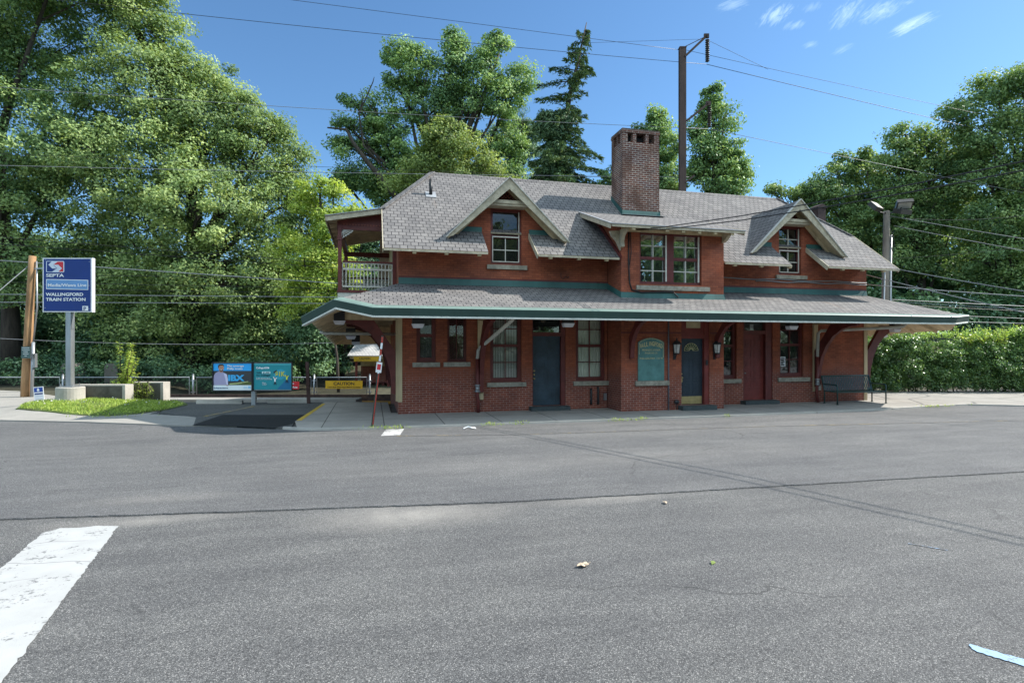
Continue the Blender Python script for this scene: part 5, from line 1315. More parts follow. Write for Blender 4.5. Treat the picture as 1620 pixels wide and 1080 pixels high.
right = [((1410, 342, 27.5), (1800, 405, 22), .018, 'pale wire from the head of the floodlight pole to the right edge', 1, .05), ((1414, 357, 27.5), (1800, 428, 22), .018, 'pale wire from just under the floodlights to the right edge', 1, .05),
         ((1410, 343, 27.5), (1800, 305, 24), .016, 'slack dark wire dipping and rising right of the floodlights', 0, .55), ((1419, 425.5, 19.5), (1800, 487, 14), .018, 'pale wire from the corner of the main eave to the right edge', 1, .05),
         ((1370, 434.5, 21.0), (1800, 533, 15), .020, 'twisted cable crossing downward from the upper wall corner to the right', 1, .05), ((1371, 450, 21.0), (1800, 480, 17), .024, 'cable leaving the upper wall corner almost level', 1, .03),
         ((1200, 462, 29), (1800, 492, 31), .024, 'upper strand of the level bundle behind the right canopy tip', 1, .05), ((1200, 464, 29), (1800, 498, 31), .024, 'lower strand of the level bundle behind the right canopy tip', 1, .05),
         ((1380, 480, 29), (1800, 500, 31), .016, 'thin wire low behind the right slope of the canopy', 0, .02), ((1480, 498, 29), (1800, 511, 31), .018, 'pale wire level with the right gutter end', 1, .0), ((1480, 508, 29), (1800, 516, 31), .018, 'pale wire just under the right gutter end, lowest of all', 1, .0),
         ((1395, 410, 31), (1800, 365, 27), .014, 'dark wire rising rightward through the trees below the floodlights', 0, .2)]
for a, e, r_, lb, pale, sg in right: wire(a, e, r_, lb, CABLEG if pale else CABLE, sg)
k = MB(); k.tube([(6.95, -1.40, 5.52), (7.5, -1.9, 5.50), (8.47, -4.2, 5.37), (9.19, -5.86, 5.34), (9.99, -7.62, 5.34), (10.77, -9.2, 5.39), (11.9, -11.7, 5.55), (13.5, -15.2, 5.95)], .014, 6); tag(k.build('service_wire', CABLE, None, True), 'upper black service wire from the bay eave passing the right dormer', 'wire', 'service wires over the street')
k = MB(); k.tube([(6.97, -1.42, 5.50), (7.6, -1.95, 5.44), (8.55, -4.15, 5.28), (9.30, -5.80, 5.23), (10.12, -7.55, 5.22), (10.93, -9.1, 5.27), (12.05, -11.6, 5.44), (13.6, -15.1, 5.87)], .014, 6); tag(k.build('service_wire', CABLE, None, True), 'lower black service wire from the bay eave passing the right dormer', 'wire', 'service wires over the street')

# litter on the road
def dead_leaf(loc, s, rz, lb):
    pts = []
    for i in range(22):
        a = 2*math.pi*i/22; r_ = s*(.55+.45*abs(math.sin(a*2.5+.4)))*(1.25 if i % 11 == 0 else 1)
        pts.append((r_*math.cos(a), r_*.7*math.sin(a), .012+.020*abs(math.sin(a*2))*s/.08))
    k = MB()
    for i in range(22): k.face([(0, 0, .028), pts[i], pts[(i+1) % 22]])
    k.tube([(s*.5, 0, .012), (s*1.5, .01, .02)], .003, 4)
    o = k.build('fallen_leaf', plain('dry_leaf', (.46, .36, .26), .8, .3, 30) if 'dry_leaf' not in MATS else MATS['dry_leaf']); o.location = loc; o.rotation_euler = (.1, .05, rz); tag(o, lb, 'leaf', 'dry leaves on the road')
dead_leaf((1.19, -11.75, -.058), .065, .3, 'larger curled tan leaf lying on the near asphalt in the middle foreground')
dead_leaf((3.02, -10.05, -.058), .05, 1.4, 'small tan leaf lying just in front of the asphalt seam')
k = MB(); k.prism([(0, 0, 0), (.05, .01, .01), (.07, .07, .004), (.02, .05, .015)], (0, 0, .003)); o = k.build('leaf_scrap', plain('fresh_leaf', (.20, .26, .06), .6)); o.location = (2.40, -12.02, -.058); tag(o, 'tiny green leaf scrap on the near asphalt', 'leaf')
k = MB(); k.tube([(0, 0, .01), (.12, .03, .05), (.2, -.01, .03), (.3, .06, .012)], .018, 5); k.beam((.18, 0, .03), (.3, -.08, .012), .05, .006); o = k.build('crumpled_paper', SWHITE); o.location = (1.45, -3.02, -.044); tag(o, 'crumpled white paper scrap on the road near the kerb', 'litter')
# ================================================================== VEGETATION
NR = np.random.default_rng(11)
DENS = 3.4; LSC = .77
def unit(n):
    v = NR.normal(size=(n, 3)); return v/np.linalg.norm(v, axis=1, keepdims=True)
def nrm(v): return v/np.maximum(np.linalg.norm(v, axis=1, keepdims=True), 1e-6)
def leaf_obj(name, pos, nor, length, width, var, mat, parent=None, along=None, fold=.18, origin=None):
    n = len(pos)
    t = along if along is not None else unit(n)
    t = nrm(t-nor*(t*nor).sum(1, keepdims=True)); b = np.cross(nor, t)
    Ln = np.broadcast_to(np.asarray(length), (n,))[:, None]; Wn = np.broadcast_to(np.asarray(width), (n,))[:, None]
    V = np.empty((n, 4, 3), dtype=np.float32)
    V[:, 0] = pos-t*Ln*.5; V[:, 1] = pos+b*Wn*.5+nor*Wn*fold; V[:, 2] = pos+t*Ln*.5; V[:, 3] = pos-b*Wn*.5+nor*Wn*fold
    if origin is not None: V -= np.asarray(origin, dtype=np.float32)
    me = bpy.data.meshes.new(name)
    me.vertices.add(4*n); me.vertices.foreach_set('co', V.reshape(-1))
    me.loops.add(4*n); me.loops.foreach_set('vertex_index', np.arange(4*n, dtype=np.int32))
    me.polygons.add(n); me.polygons.foreach_set('loop_start', np.arange(0, 4*n, 4, dtype=np.int32))
    me.update(calc_edges=True)
    at_ = me.attributes.new('var', 'FLOAT', 'FACE'); at_.data.foreach_set('value', np.clip(var, 0, 1).astype(np.float32))
    me.materials.append(mat)
    o = bpy.data.objects.new(name, me); COL.objects.link(o)
    if parent: o.parent = parent
    return o
def clumps_from_blobs(blobs, spacing, shell=(.62, 1.0), low=-.85):
    cs = []
    for (c, r) in blobs:
        c = np.array(c); r = np.array(r)
        area = 4*math.pi*(((r[0]*r[1])**1.6+(r[0]*r[2])**1.6+(r[1]*r[2])**1.6)/3)**(1/1.6)
        n = max(4, int(area/spacing**2))
        dd = unit(n); dd = dd[dd[:, 2] > low]
        s = NR.uniform(shell[0], shell[1], size=(len(dd), 1))
        cs.append(np.concatenate([c+dd*r*s, dd], axis=1))
    return np.concatenate(cs)
def leaves_from_clumps(cl, per, rad, flat=.6, up=.55, droop=0.0):
    per = per*DENS; n = len(cl); k = np.maximum(3, NR.normal(per, per*.3, n)).astype(int); idx = np.repeat(np.arange(n), k); N_ = len(idx)
    rr = rad*1.04*NR.uniform(.6, 1.35, n)[idx][:, None]
    d = unit(N_); q = NR.uniform(0, 1, (N_, 1))**.45
    off = d*q*rr; off[:, 2] *= flat
    off[:, 2] -= droop*(off[:, 0]**2+off[:, 1]**2)/np.maximum(rr[:, 0], .1)
    pos = cl[idx, :3]+off
    nor = nrm(cl[idx, 3:]*.40+d*.40+np.array([.28, 0, up])+unit(N_)*.75)
    return pos, nor, idx
def blob(x, y, rx, ry, d, dd=0.0, rd=None):
    s = d/FPX; p = at(x, y, d+dd)
    r = rx*s; return ((p.x, p.y, p.z), (r, (rd if rd else r*.9), ry*s))
def tree(name, label, cat, blobs, base, mat, spacing=1.3, per=46, rad=.95, leaf=.24, group=None, trunk_r=.35, limbs=True, bark=BARK, vr=.34, shell=(.42, 1.0), droop=.0, up=.55, extra_twigs=60, bare=None):
    base = Vector(base); R_ = empty(name, label, cat, base, 0, group)
    cl = clumps_from_blobs(blobs, spacing, shell)
    cl = cl[cl[:, 2] > base.z+.3]
    pos, nor, idx = leaves_from_clumps(cl, per, rad, up=up, droop=droop)
    cv = NR.uniform(-vr, vr, len(cl)); var = .5+cv[idx]+NR.normal(0, .16, len(idx))
    sz = leaf*LSC*NR.uniform(.65, 1.35, len(idx))
    leaf_obj('crown', pos, nor, sz, sz*.62, var, mat, R_, origin=tuple(base))
    # trunk and limbs
    k = MB(); cen = np.array([b_[0] for b_ in blobs]); wts = np.array([b_[1][0] for b_ in blobs])
    top = Vector(cen[np.argmax(cen[:, 2])])-base; mid = Vector((cen[:, :2]*wts[:, None]).sum(0)/wts.sum() if 0 else [(cen[:, 0]*wts).sum()/wts.sum(), (cen[:, 1]*wts).sum()/wts.sum(), 0])-Vector((base.x, base.y, 0))
    H = top.z; fork = H*.30
    tp = [Vector((0, 0, -.4)), Vector((mid.x*.1, mid.y*.1, fork*.5)), Vector((mid.x*.35, mid.y*.35, fork)), Vector((mid.x*.7+top.x*.1, mid.y*.7+top.y*.1, H*.6)), top*.97]
    k.tube(tp, [trunk_r*1.35, trunk_r, trunk_r*.85, trunk_r*.5, .05], 10)
    for c, r in blobs:
        e = Vector(c)-base; t = min(.8, max(.25, (e.z*.55)/H)); 
        i = 2 if e.z < H*.65 else 3; a = tp[i].lerp(tp[i-1], rnd.uniform(0, .5))
        m_ = a.lerp(e, .5)+Vector((rnd.uniform(-.5, .5), rnd.uniform(-.5, .5), -.06*(e-a).length))
        k.tube([a, m_, e], [trunk_r*.45, trunk_r*.28, .05], 7)
        for j in range(3):
            q = Vector(unit(1)[0])*r[0]*.85; q.z = abs(q.z)*.6; s_ = m_.lerp(e, rnd.uniform(.3, 1)); k.tube([s_, s_.lerp(e+q, .5)+Vector((0, 0, .2)), e+q], [trunk_r*.16, trunk_r*.10, .015], 5)
    if bare: 
        for pts, r_ in bare:
            pp = [at(*p)-base for p in pts]; k.tube(pp, [r_*(1-.8*i/(len(pp)-1)) for i in range(len(pp))], 6)
    k.build('trunk', bark, R_, True)
    return R_

LM = leafmat('linden_leaf', [(0, (0.106, 0.169, 0.074)), (.5, (0.229, 0.323, 0.116)), (1, (0.440, 0.533, 0.210))], .32)
LM2 = leafmat('maple_leaf', [(0, (0.091, 0.164, 0.079)), (.5, (0.192, 0.297, 0.116)), (1, (0.382, 0.485, 0.188))], .32)
LY = leafmat('lime_leaf', [(0, (0.179, 0.272, 0.061)), (.5, (0.324, 0.436, 0.095)), (1, (0.574, 0.627, 0.159))], .42)
LO = leafmat('oak_leaf', [(0, (0.098, 0.182, 0.092)), (.5, (0.202, 0.327, 0.136)), (1, (0.435, 0.573, 0.210))], .28)
LP = leafmat('pine_needle', [(0, (0.074, 0.147, 0.082)), (.5, (0.138, 0.240, 0.120)), (1, (0.286, 0.407, 0.178))], .15)
LS = leafmat('spruce_needle', [(0, (0.052, 0.105, 0.062)), (.5, (0.110, 0.185, 0.092)), (1, (0.256, 0.326, 0.136))], .12)
LD = leafmat('undergrowth_leaf', [(0, (0.050, 0.106, 0.067)), (.5, (0.103, 0.195, 0.098)), (1, (0.224, 0.341, 0.164))], .25)
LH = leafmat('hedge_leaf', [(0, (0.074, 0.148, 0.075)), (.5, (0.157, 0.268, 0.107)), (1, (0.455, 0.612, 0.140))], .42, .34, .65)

def gb(x, d): p = at(x, 545, d); return (p.x, p.y, zfun(p.x, p.y))
d = 33.5
tree('tree', 'huge leafy tree at the left edge, taller than the frame', 'tree', [blob(-120, 60, 170, 150, d), blob(40, 60, 110, 120, d, 1), blob(95, -60, 110, 110, d, -1), blob(10, 250, 130, 120, d, -1), blob(-110, 330, 150, 140, d), blob(60, 400, 110, 110, d, .5), blob(120, 180, 70, 90, d, 0), blob(-50, -120, 150, 120, d)], gb(20, d), LM2, 1.35, 54, 1.0, .235, 'tall trees beyond the tracks', .45, droop=.12)
d = 35
tree('tree', 'broad sunlit linden with drooping boughs behind the blue station sign', 'tree', [blob(175, -50, 85, 90, d), blob(215, 40, 68, 90, d), blob(235, 150, 95, 100, d, -1), blob(325, 190, 80, 80, d), blob(400, 245, 72, 70, d, .5), blob(195, 270, 120, 110, d, -1.5), blob(320, 320, 120, 110, d, -1.5), blob(430, 330, 62, 80, d), blob(210, 410, 110, 110, d, -1), blob(340, 450, 110, 100, d, -1), blob(440, 440, 60, 90, d), blob(270, 520, 120, 70, d), blob(420, 530, 80, 60, d), blob(350, 140, 40, 40, d), blob(435, 205, 32, 32, d), blob(258, 60, 32, 70, d), blob(462, 250, 30, 44, d), blob(468, 310, 38, 60, d), blob(480, 370, 44, 60, d, 1), blob(470, 440, 50, 60, d, 1), blob(300, 110, 40, 50, d), blob(380, 180, 44, 40, d)], gb(300, d), LM, 1.28, 52, .95, .225, 'tall trees beyond the tracks', .5, droop=.16)
d = 31
tree('tree', 'smaller lime green tree lit from behind, left of the balcony', 'tree', [blob(500, 325, 34, 45, d), blob(535, 370, 35, 48, d), blob(480, 405, 50, 55, d), blob(525, 440, 45, 50, d), blob(487, 470, 45, 40, d), blob(528, 300, 18, 20, d), blob(560, 330, 22, 24, d), blob(505, 285, 16, 18, d)], gb(536, d), LY, .95, 44, .62, .20, None, .07, droop=.12)
d = 41
tree('tree', 'deep green low tree in shade behind the mesh fence', 'tree', [blob(500, 520, 55, 55, 33), blob(480, 565, 45, 36, 33), blob(555, 500, 45, 60, d), blob(600, 500, 45, 60, d), blob(520, 590, 60, 40, d), blob(590, 430, 40, 50, d, 2), blob(640, 440, 40, 60, d, 3), blob(570, 380, 26, 34, d, 2), blob(598, 395, 34, 30, d, 3), blob(640, 400, 30, 30, d, 3)], gb(540, d), LD, 1.1, 44, .8, .22, None, .18)
d = 46
oak = [blob(631, 84, 26, 22, d), blob(717, 66, 25, 22, d), blob(791, 76, 26, 22, d, 1), blob(655, 110, 34, 32, d, -1), blob(712, 110, 40, 38, d), blob(770, 108, 30, 36, d), blob(822, 132, 32, 30, d, 1), blob(632, 140, 24, 26, d), blob(556, 158, 14, 16, d, -1), blob(545, 196, 22, 16, d, -1.5), blob(585, 165, 17, 18, d, 0), blob(612, 195, 34, 30, d), blob(673, 170, 40, 40, d), blob(735, 155, 38, 40, d), blob(796, 165, 38, 36, d), blob(548, 232, 24, 22, d, -1), blob(588, 226, 26, 28, d), blob(640, 245, 48, 42, d), blob(580, 282, 40, 30, d), blob(640, 300, 60, 40, d), blob(545, 285, 30, 26, d), blob(720, 215, 50, 40, d, 2), blob(800, 230, 40, 40, d, 2), blob(690, 290, 80, 40, d, 2), blob(800, 300, 60, 40, d, 2)]
tree('tree', 'tall ragged oak with bare limbs showing above the left dormer', 'tree', oak, gb(690, d), LO, 1.22, 46, .86, .28, 'trees behind the station roof', .5, vr=.34, bare=[([(640, 330, d-2), (610, 290, d-2.5), (580, 255, d-2.6), (558, 225, d-2.6), (548, 205, d-2.4), (518, 202, d-2.2)], .28), ([(735, 320, d), (742, 200, d), (765, 150, d), (790, 85, d)], .34), ([(735, 320, d), (700, 200, d), (715, 90, d)], .34), ([(640, 300, d-2), (575, 230, d-2.3), (568, 180, d-2.2), (590, 130, d-2), (592, 122, d-2)], .10), ([(568, 180, d-2.2), (575, 155, d-2.2), (570, 140, d-2.2)], .06)])
d = 38
tree('tree', 'rounded yellowish tree just behind the ridge above the left dormer', 'tree', [blob(703, 225, 38, 32, d), blob(668, 262, 38, 34, d), blob(738, 250, 42, 36, d), blob(775, 280, 38, 30, d), blob(705, 290, 60, 36, d), blob(640, 290, 26, 24, d), blob(712, 200, 20, 16, d), blob(800, 300, 24, 20, d)], gb(720, d), leafmat('elm_leaf', [(0, (0.101, 0.149, 0.056)), (.5, (0.214, 0.288, 0.092)), (1, (0.380, 0.457, 0.158))], .34), 1.05, 44, .75, .22, 'trees behind the station roof', .22)
d = 50
cl_ = [blob(805, 215, 32, 30, d), blob(830, 250, 30, 30, d), blob(790, 260, 40, 30, d), blob(825, 195, 18, 22, d), blob(838, 215, 16, 18, d)]
pn = empty('pine_tree', 'feathery pine between the oak and the dark spruce', 'tree', gb(815, d), 0, 'trees behind the station roof')
cl = clumps_from_blobs(cl_, 1.05); pos, nor, idx = leaves_from_clumps(cl, 60, .7, .4, .4)
al = nrm(cl[idx, 3:]*.8+np.array([0, 0, .5])+unit(len(idx))*.5)
leaf_obj('crown', pos, nor, .34*NR.uniform(.7, 1.3, len(idx)), .05, .5+NR.normal(0, .2, len(idx)), LP, pn, along=al, origin=tuple(pn.location))
k = MB(); b0 = Vector(gb(815, d)); k.tube([Vector((0, 0, -.3)), at(818, 270, d)-b0, at(828, 180, d)-b0], [.3, .2, .04], 8)
for q in ((795, 235), (790, 262), (835, 225), (840, 250)): k.tube([at(815, q[1]+22, d)-b0, at(*q, d)-b0], [.10, .03], 6)
k.build('trunk', BARK, pn, True)

# the spruce: a leaning stem with drooping, unequal boughs
def spruce():
    d = 43.0; b0 = Vector(gb(880, d)); R_ = empty('spruce_tree', 'dark gaunt spruce with a dense clump halfway up, left of the chimney', 'tree', b0, 0, 'trees behind the station roof')
    stem = [at(885, 560, d), at(884, 330, d), at(886, 260, d), at(893, 200, d), at(902, 150, d), at(915, 95, d), at(928, 36, d)]
    k = MB(); k.tube([p-b0 for p in stem], [.34, .28, .24, .2, .16, .11, .03], 9)
    P_, N_, A_ = [], [], []
    def stem_at(y):
        for i in range(1, len(stem)-1):
            pass
        ys = [560, 330, 260, 200, 150, 95, 36]
        for i in range(6):
            if ys[i] >= y >= ys[i+1]: t = (ys[i]-y)/(ys[i]-ys[i+1]); return stem[i].lerp(stem[i+1], t)
        return stem[-1]
    spec = []
    for y in np.arange(38, 300, 3.2):
        y = float(y); 
        reach = np.interp(y, [36, 60, 80, 110, 150, 185, 200, 215, 250, 290], [.5, 1.0, 1.5, 1.7, 1.4, 1.5, 2.0, 2.6, 3.6, 4.4])
        for _ in range(2):
            spec.append((y, reach*rnd.uniform(.35, 1.2), rnd.uniform(0, 2*math.pi)))
    # long singular boughs seen in silhouette (signed reach along the view's horizontal)
    for (y, ln) in ((88, -2.6), (112, -2.0), (130, -2.7), (118, .9), (150, -1.9), (160, -2.6), (225, 3.0), (232, 2.2), (262, 3.6), (270, 4.4), (285, 2.6), (245, -2.4), (275, -3.2)):
        spec.append((y, abs(ln)*1.05, -TH+(0 if ln > 0 else math.pi)))
    spec = [q for q in spec if q[0] > 185 or rnd.random() < .62]
    for y, ln, az in spec:
        o = stem_at(y); dv = Vector((math.cos(az), math.sin(az), 0)); rise = rnd.uniform(.05, .35) if y < 190 else rnd.uniform(-.15, .12)
        pts = [o+dv*ln*t+Vector((0, 0, ln*(rise*t-.45*t*t+.20*t**3))) for t in (0, .25, .5, .75, 1)]
        k.tube([p-b0 for p in pts], [.05, .04, .03, .02, .008], 5)
        n = int(ln*62)
        for _ in range(n):
            t = rnd.uniform(.12, 1)**.8; i = min(3, int(t*4)); p = pts[i].lerp(pts[i+1], t*4-i)
            sd = Vector((-dv.y, dv.x, 0))*rnd.gauss(0, .16*(1.2-t)*ln**.5); hang = -abs(rnd.gauss(0, .20))
            P_.append(p+sd+Vector((0, 0, hang+.06))); A_.append((dv*.6+sd*1.2+Vector((0, 0, -.7+rnd.uniform(-.3, .5))))); N_.append((rnd.gauss(0, .5), rnd.gauss(0, .5), .8))
    P_ = np.array([tuple(p) for p in P_]); A_ = nrm(np.array([tuple(p) for p in A_])); N_ = nrm(np.array(N_))
    c2 = clumps_from_blobs([blob(868, 196, 18, 20, d), blob(880, 210, 20, 18, d), blob(890, 195, 14, 16, d), blob(877, 280, 26, 26, d), blob(880, 245, 18, 26, d), blob(858, 205, 10, 12, d)], .55); p2, n2, i2 = leaves_from_clumps(c2, 34, .42, .8, .3)
    P_ = np.concatenate([P_, p2]); N_ = np.concatenate([N_, n2]); A_ = np.concatenate([A_, nrm(n2*.2+unit(len(p2))*.6+np.array([0, 0, -.5]))])
    var = .45+NR.normal(0, .2, len(P_))
    leaf_obj('crown', P_, N_, .36*NR.uniform(.6, 1.3, len(P_)), .10, var, LS, R_, along=A_, origin=tuple(b0))
    k.build('trunk', BARK, R_, True)
spruce()
d = 42
tree('tree', 'leafy tree between the chimney and the steel mast', 'tree', [blob(1040, 190, 22, 20, d), blob(1025, 215, 25, 28, d), blob(1055, 225, 26, 40, d), blob(1030, 265, 36, 40, d), blob(1060, 285, 30, 40, d), blob(965, 285, 18, 22, d), blob(985, 300, 24, 24, d)], gb(1040, d), LO, .95, 34, .66, .26, 'trees behind the station roof', .3)
d = 40
tree('tree', 'tall slender tree just right of the steel mast', 'tree', [blob(1128, 150, 14, 20, d), blob(1118, 178, 24, 26, d), blob(1145, 182, 20, 28, d), blob(1112, 220, 27, 34, d), blob(1150, 225, 28, 38, d), blob(1130, 260, 40, 40, d), blob(1165, 272, 24, 30, d), blob(1105, 280, 20, 34, d), blob(1150, 305, 40, 24, d), blob(1178, 262, 12, 18, d)], gb(1132, d), LO, .92, 34, .64, .25, 'trees behind the station roof', .3)
d = 43
tree('tree', 'thin crowned tree rising behind the right end of the ridge', 'tree', [blob(1345, 255, 34, 18, d), blob(1325, 280, 36, 22, d), blob(1375, 280, 34, 24, d), blob(1285, 300, 28, 20, d), blob(1255, 312, 26, 16, d), blob(1220, 300, 14, 10, d), blob(1310, 315, 50, 24, d), blob(1380, 315, 46, 26, d), blob(1350, 345, 60, 28, d), blob(1330, 380, 60, 40, d)], gb(1375, d), LM2, 1.1, 40, .8, .25, 'woodland edge on the right', .28, bare=[([(1378, 420, d-1), (1376, 330, d-1), (1372, 270, d-1)], .18)], droop=.1)
d = 40
tree('tree', 'spreading tree whose crown fills the space behind the floodlights', 'tree', [blob(1432, 212, 34, 18, d), blob(1470, 225, 34, 24, d), blob(1420, 250, 42, 30, d), blob(1480, 265, 46, 34, d), blob(1425, 300, 50, 34, d), blob(1500, 310, 55, 34, d), blob(1440, 350, 60, 40, d), blob(1400, 335, 40, 30, d), blob(1520, 255, 40, 30, d), blob(1500, 380, 60, 46, d), blob(1420, 410, 50, 50, d)], gb(1460, d), LM2, 1.15, 44, .85, .245, 'woodland edge on the right', .36, droop=.12)
d = 37
tree('tree', 'tallest tree of the right hand woods, cut by the right edge', 'tree', [blob(1525, 178, 34, 26, d), blob(1575, 148, 40, 30, d), blob(1632, 128, 40, 34, d), blob(1545, 215, 45, 35, d), blob(1610, 200, 60, 50, d), blob(1690, 180, 60, 60, d), blob(1560, 270, 50, 44, d), blob(1630, 280, 65, 55, d), blob(1580, 345, 60, 44, d), blob(1660, 370, 75, 60, d), blob(1720, 280, 60, 60, d), blob(1560, 410, 60, 50, d), blob(1640, 440, 70, 60, d), blob(1590, 480, 70, 50, d)], gb(1600, d), LM2, 1.2, 48, .9, .235, 'woodland edge on the right', .42, droop=.12)
# understorey: nobody could count these bushes
def mass(name, blobs, mat, spacing, per, rad, leaf, low=-.5):
    cl = clumps_from_blobs(blobs, spacing, (.7, 1.0), low); pos, nor, idx = leaves_from_clumps(cl, per, rad, .7)
    cv = NR.uniform(-.3, .3, len(cl)); o = leaf_obj(name, pos, nor, leaf*NR.uniform(.65, 1.35, len(idx)), leaf*.6, .45+cv[idx]+NR.normal(0, .15, len(idx)), mat); return tag(o, kind='stuff')
ub = []
for i in range(17):
    x = -160+i*50
    if 500 < x < 680: continue
    ub.append(blob(x+rnd.uniform(-15, 15), rnd.uniform(520, 575), 45, 62, 36+rnd.uniform(-2, 3)))
for i in range(15):
    x = -150+i*52; ub.append(blob(x, rnd.uniform(440, 500), 60, 70, 44+rnd.uniform(-2, 3))); ub.append(blob(x+20, rnd.uniform(490, 540), 60, 70, 47+rnd.uniform(-2, 3)))
mass('undergrowth', ub, LD, 1.25, 44, .95, .25)
ub = []
for i in range(9): ub.append(blob(1370+i*48+rnd.uniform(-15, 15), rnd.uniform(455, 520), 44, 64, 41+rnd.uniform(-2, 3)))
for i in range(8): ub.append(blob(1330+i*60, rnd.uniform(360, 440), 60, 90, 52+rnd.uniform(-2, 3)))
for i in range(10): ub.append(blob(640+i*75, 480, 60, 60, 56))
for i in range(9): ub.append(blob(1330+i*55, rnd.uniform(498, 520), 40, 42, 34+rnd.uniform(-1, 2)))
mass('woodland_undergrowth', ub, LD, 1.4, 44, 1.05, .28)
ub = [blob(-60+i*34+rnd.uniform(-9, 9), 596+rnd.uniform(-8, 8), 26, 26, 30.5+rnd.uniform(-1, 1)) for i in range(16)]
mass('bank_weeds', ub, LD, .7, 26, .5, .16)

# hedge along the parking lot
def hedge():
    a = at(1332, 545, 24.9); e = at(1990, 545, 24.9); ln = (Vector((e.x, e.y))-Vector((a.x, a.y))).length; R_ = empty('hedge', 'dense clipped privet hedge along the back of the parking lot', 'hedge', (a.x, a.y, 0), -TH)
    bl_ = []
    n = int(ln/.62)
    for i in range(n):
        x = (i+.5)*ln/n; h = 2.30+.20*math.sin(x*.9)+.14*math.sin(x*2.3+1)+rnd.uniform(-.16, .18)
        for (yy, zz, r1, r2) in ((0, h*.24, .95, .60), (.02, h*.52, 1.0, .62), (.1, h*.80, .95, .52)):
            bl_.append(((x+rnd.uniform(-.25, .25), yy+rnd.uniform(-.22, .16), zz), (r1*.72, r1*rnd.uniform(.75, 1.15), r2)))
    cl = clumps_from_blobs(bl_, .36, (.80, 1.0), -.9); cl = cl[(cl[:, 1] < .5) & (cl[:, 2] > .1)]
    pos, nor, idx = leaves_from_clumps(cl, 22, .24, .9, .35)
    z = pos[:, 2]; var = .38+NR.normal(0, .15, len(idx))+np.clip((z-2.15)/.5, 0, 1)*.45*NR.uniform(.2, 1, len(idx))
    nor = nrm(nor+np.array([.35, -.15, .25]))
    # sprays that stand proud of the clipped face
    c3 = cl[NR.random(len(cl)) < .62].copy(); c3[:, :3] += c3[:, 3:]*NR.uniform(.08, .46, (len(c3), 1)); c3 = c3[c3[:, 2] > .5]
    p3, n3, i3 = leaves_from_clumps(c3, 5, .17, .8, .6); n3 = nrm(n3+np.array([.5, -.2, .3]))
    pos = np.concatenate([pos, p3]); nor = np.concatenate([nor, n3]); idx = np.concatenate([idx, i3]); z = pos[:, 2]
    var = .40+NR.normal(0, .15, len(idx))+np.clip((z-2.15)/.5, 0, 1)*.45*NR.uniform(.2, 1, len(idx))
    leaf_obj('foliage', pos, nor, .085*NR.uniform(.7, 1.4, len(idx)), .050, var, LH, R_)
    # upright shoots
    P_, A_ = [], []
    for _ in range(620):
        x = rnd.uniform(0, ln); y = rnd.uniform(-.7, .6); h = 2.42+rnd.uniform(-.1, .1); L_ = rnd.uniform(.1, .48); dx = rnd.uniform(-.15, .15)
        for j in range(10):
            t = j/9; P_.append((x+dx*t+rnd.uniform(-.03, .03), y+rnd.uniform(-.03, .03), h+L_*t)); A_.append((rnd.gauss(0, .6), rnd.gauss(0, .6), .7))
    leaf_obj('shoots', np.array(P_), unit(len(P_)), .085, .045, .75+NR.normal(0, .15, len(P_)), LH, R_, along=nrm(np.array(A_)))
    k = MB(); 
    for i in range(int(ln/.5)): k.tube([(i*.5, .1+rnd.uniform(-.2, .2), -.1), (i*.5+rnd.uniform(-.1, .1), .1, 1.0), (i*.5+rnd.uniform(-.3, .3), rnd.uniform(-.4, .4), 2.0)], [.03, .02, .01], 5)
    k.build('stems', BARK, R_)
hedge()
d = 24.6
def shoots(name, label, cat, base, stems, leaf, lw, mat, per, group=None):
    b0 = Vector(base); R_ = empty(name, label, cat, b0, 0, group); k = MB(); P_, A_, N_ = [], [], []
    for pts in stems:
        pp = [Vector(p)-b0 for p in pts]; k.tube(pp, [.016]*(len(pp)-1)+[.004], 5)
        for i in range(len(pp)-1):
            sg = pp[i+1]-pp[i]
            for j in range(int(per*sg.length)+1):
                t = rnd.random(); p = pp[i]+sg*t; a = rnd.uniform(0, 6.28); o = Vector((math.cos(a), math.sin(a), rnd.uniform(-.5, .3)))
                P_.append(p+o*leaf*.5); A_.append(o); N_.append((rnd.gauss(0, .4), rnd.gauss(0, .4), 1))
    P_ = np.array([tuple(p) for p in P_]); A_ = nrm(np.array([tuple(p) for p in A_]))
    leaf_obj('leaves', P_, nrm(np.array(N_)), leaf*NR.uniform(.7, 1.2, len(P_)), lw, .6+NR.normal(0, .2, len(P_)), mat, R_, along=A_); k.build('stem', BARK, R_, True); return R_
st_ = []
for i in range(16):
    x = 1560+rnd.uniform(-34, 34); st_.append([at(x, 575, d), at(x+rnd.uniform(-8, 8), 545, d-.2), at(x+rnd.uniform(-22, 22), 522+rnd.uniform(-8, 14), d-.3+rnd.uniform(-.3, .3))])
shoots('wild_shrub', 'yellow green shrub growing up through the hedge under the canopy tip', 'shrub', (*at(1560, 545, d).xy, 0), st_, .13, .06, LY, 60)
d = 20.0; b = RL(195, d, .05); st_ = []
for i in range(13):
    x0 = 195+rnd.uniform(-8, 8); x1 = 201+rnd.uniform(-20, 18); y1 = rnd.choice([541, 556, 565, 580, 590, 600]); st_.append([atz(x0, d, .05), at(x0+(x1-x0)*.4, 605, d), at(x1, (605+y1)/2+4, d+rnd.uniform(-.3, .3)), at(x1+rnd.uniform(-8, 12), y1, d+rnd.uniform(-.3, .3))])
shoots('tall_weed', 'tall yellow green shrub sprouting between the two low concrete walls', 'shrub', b, st_, .15, .042, LY, 62)
st_ = []
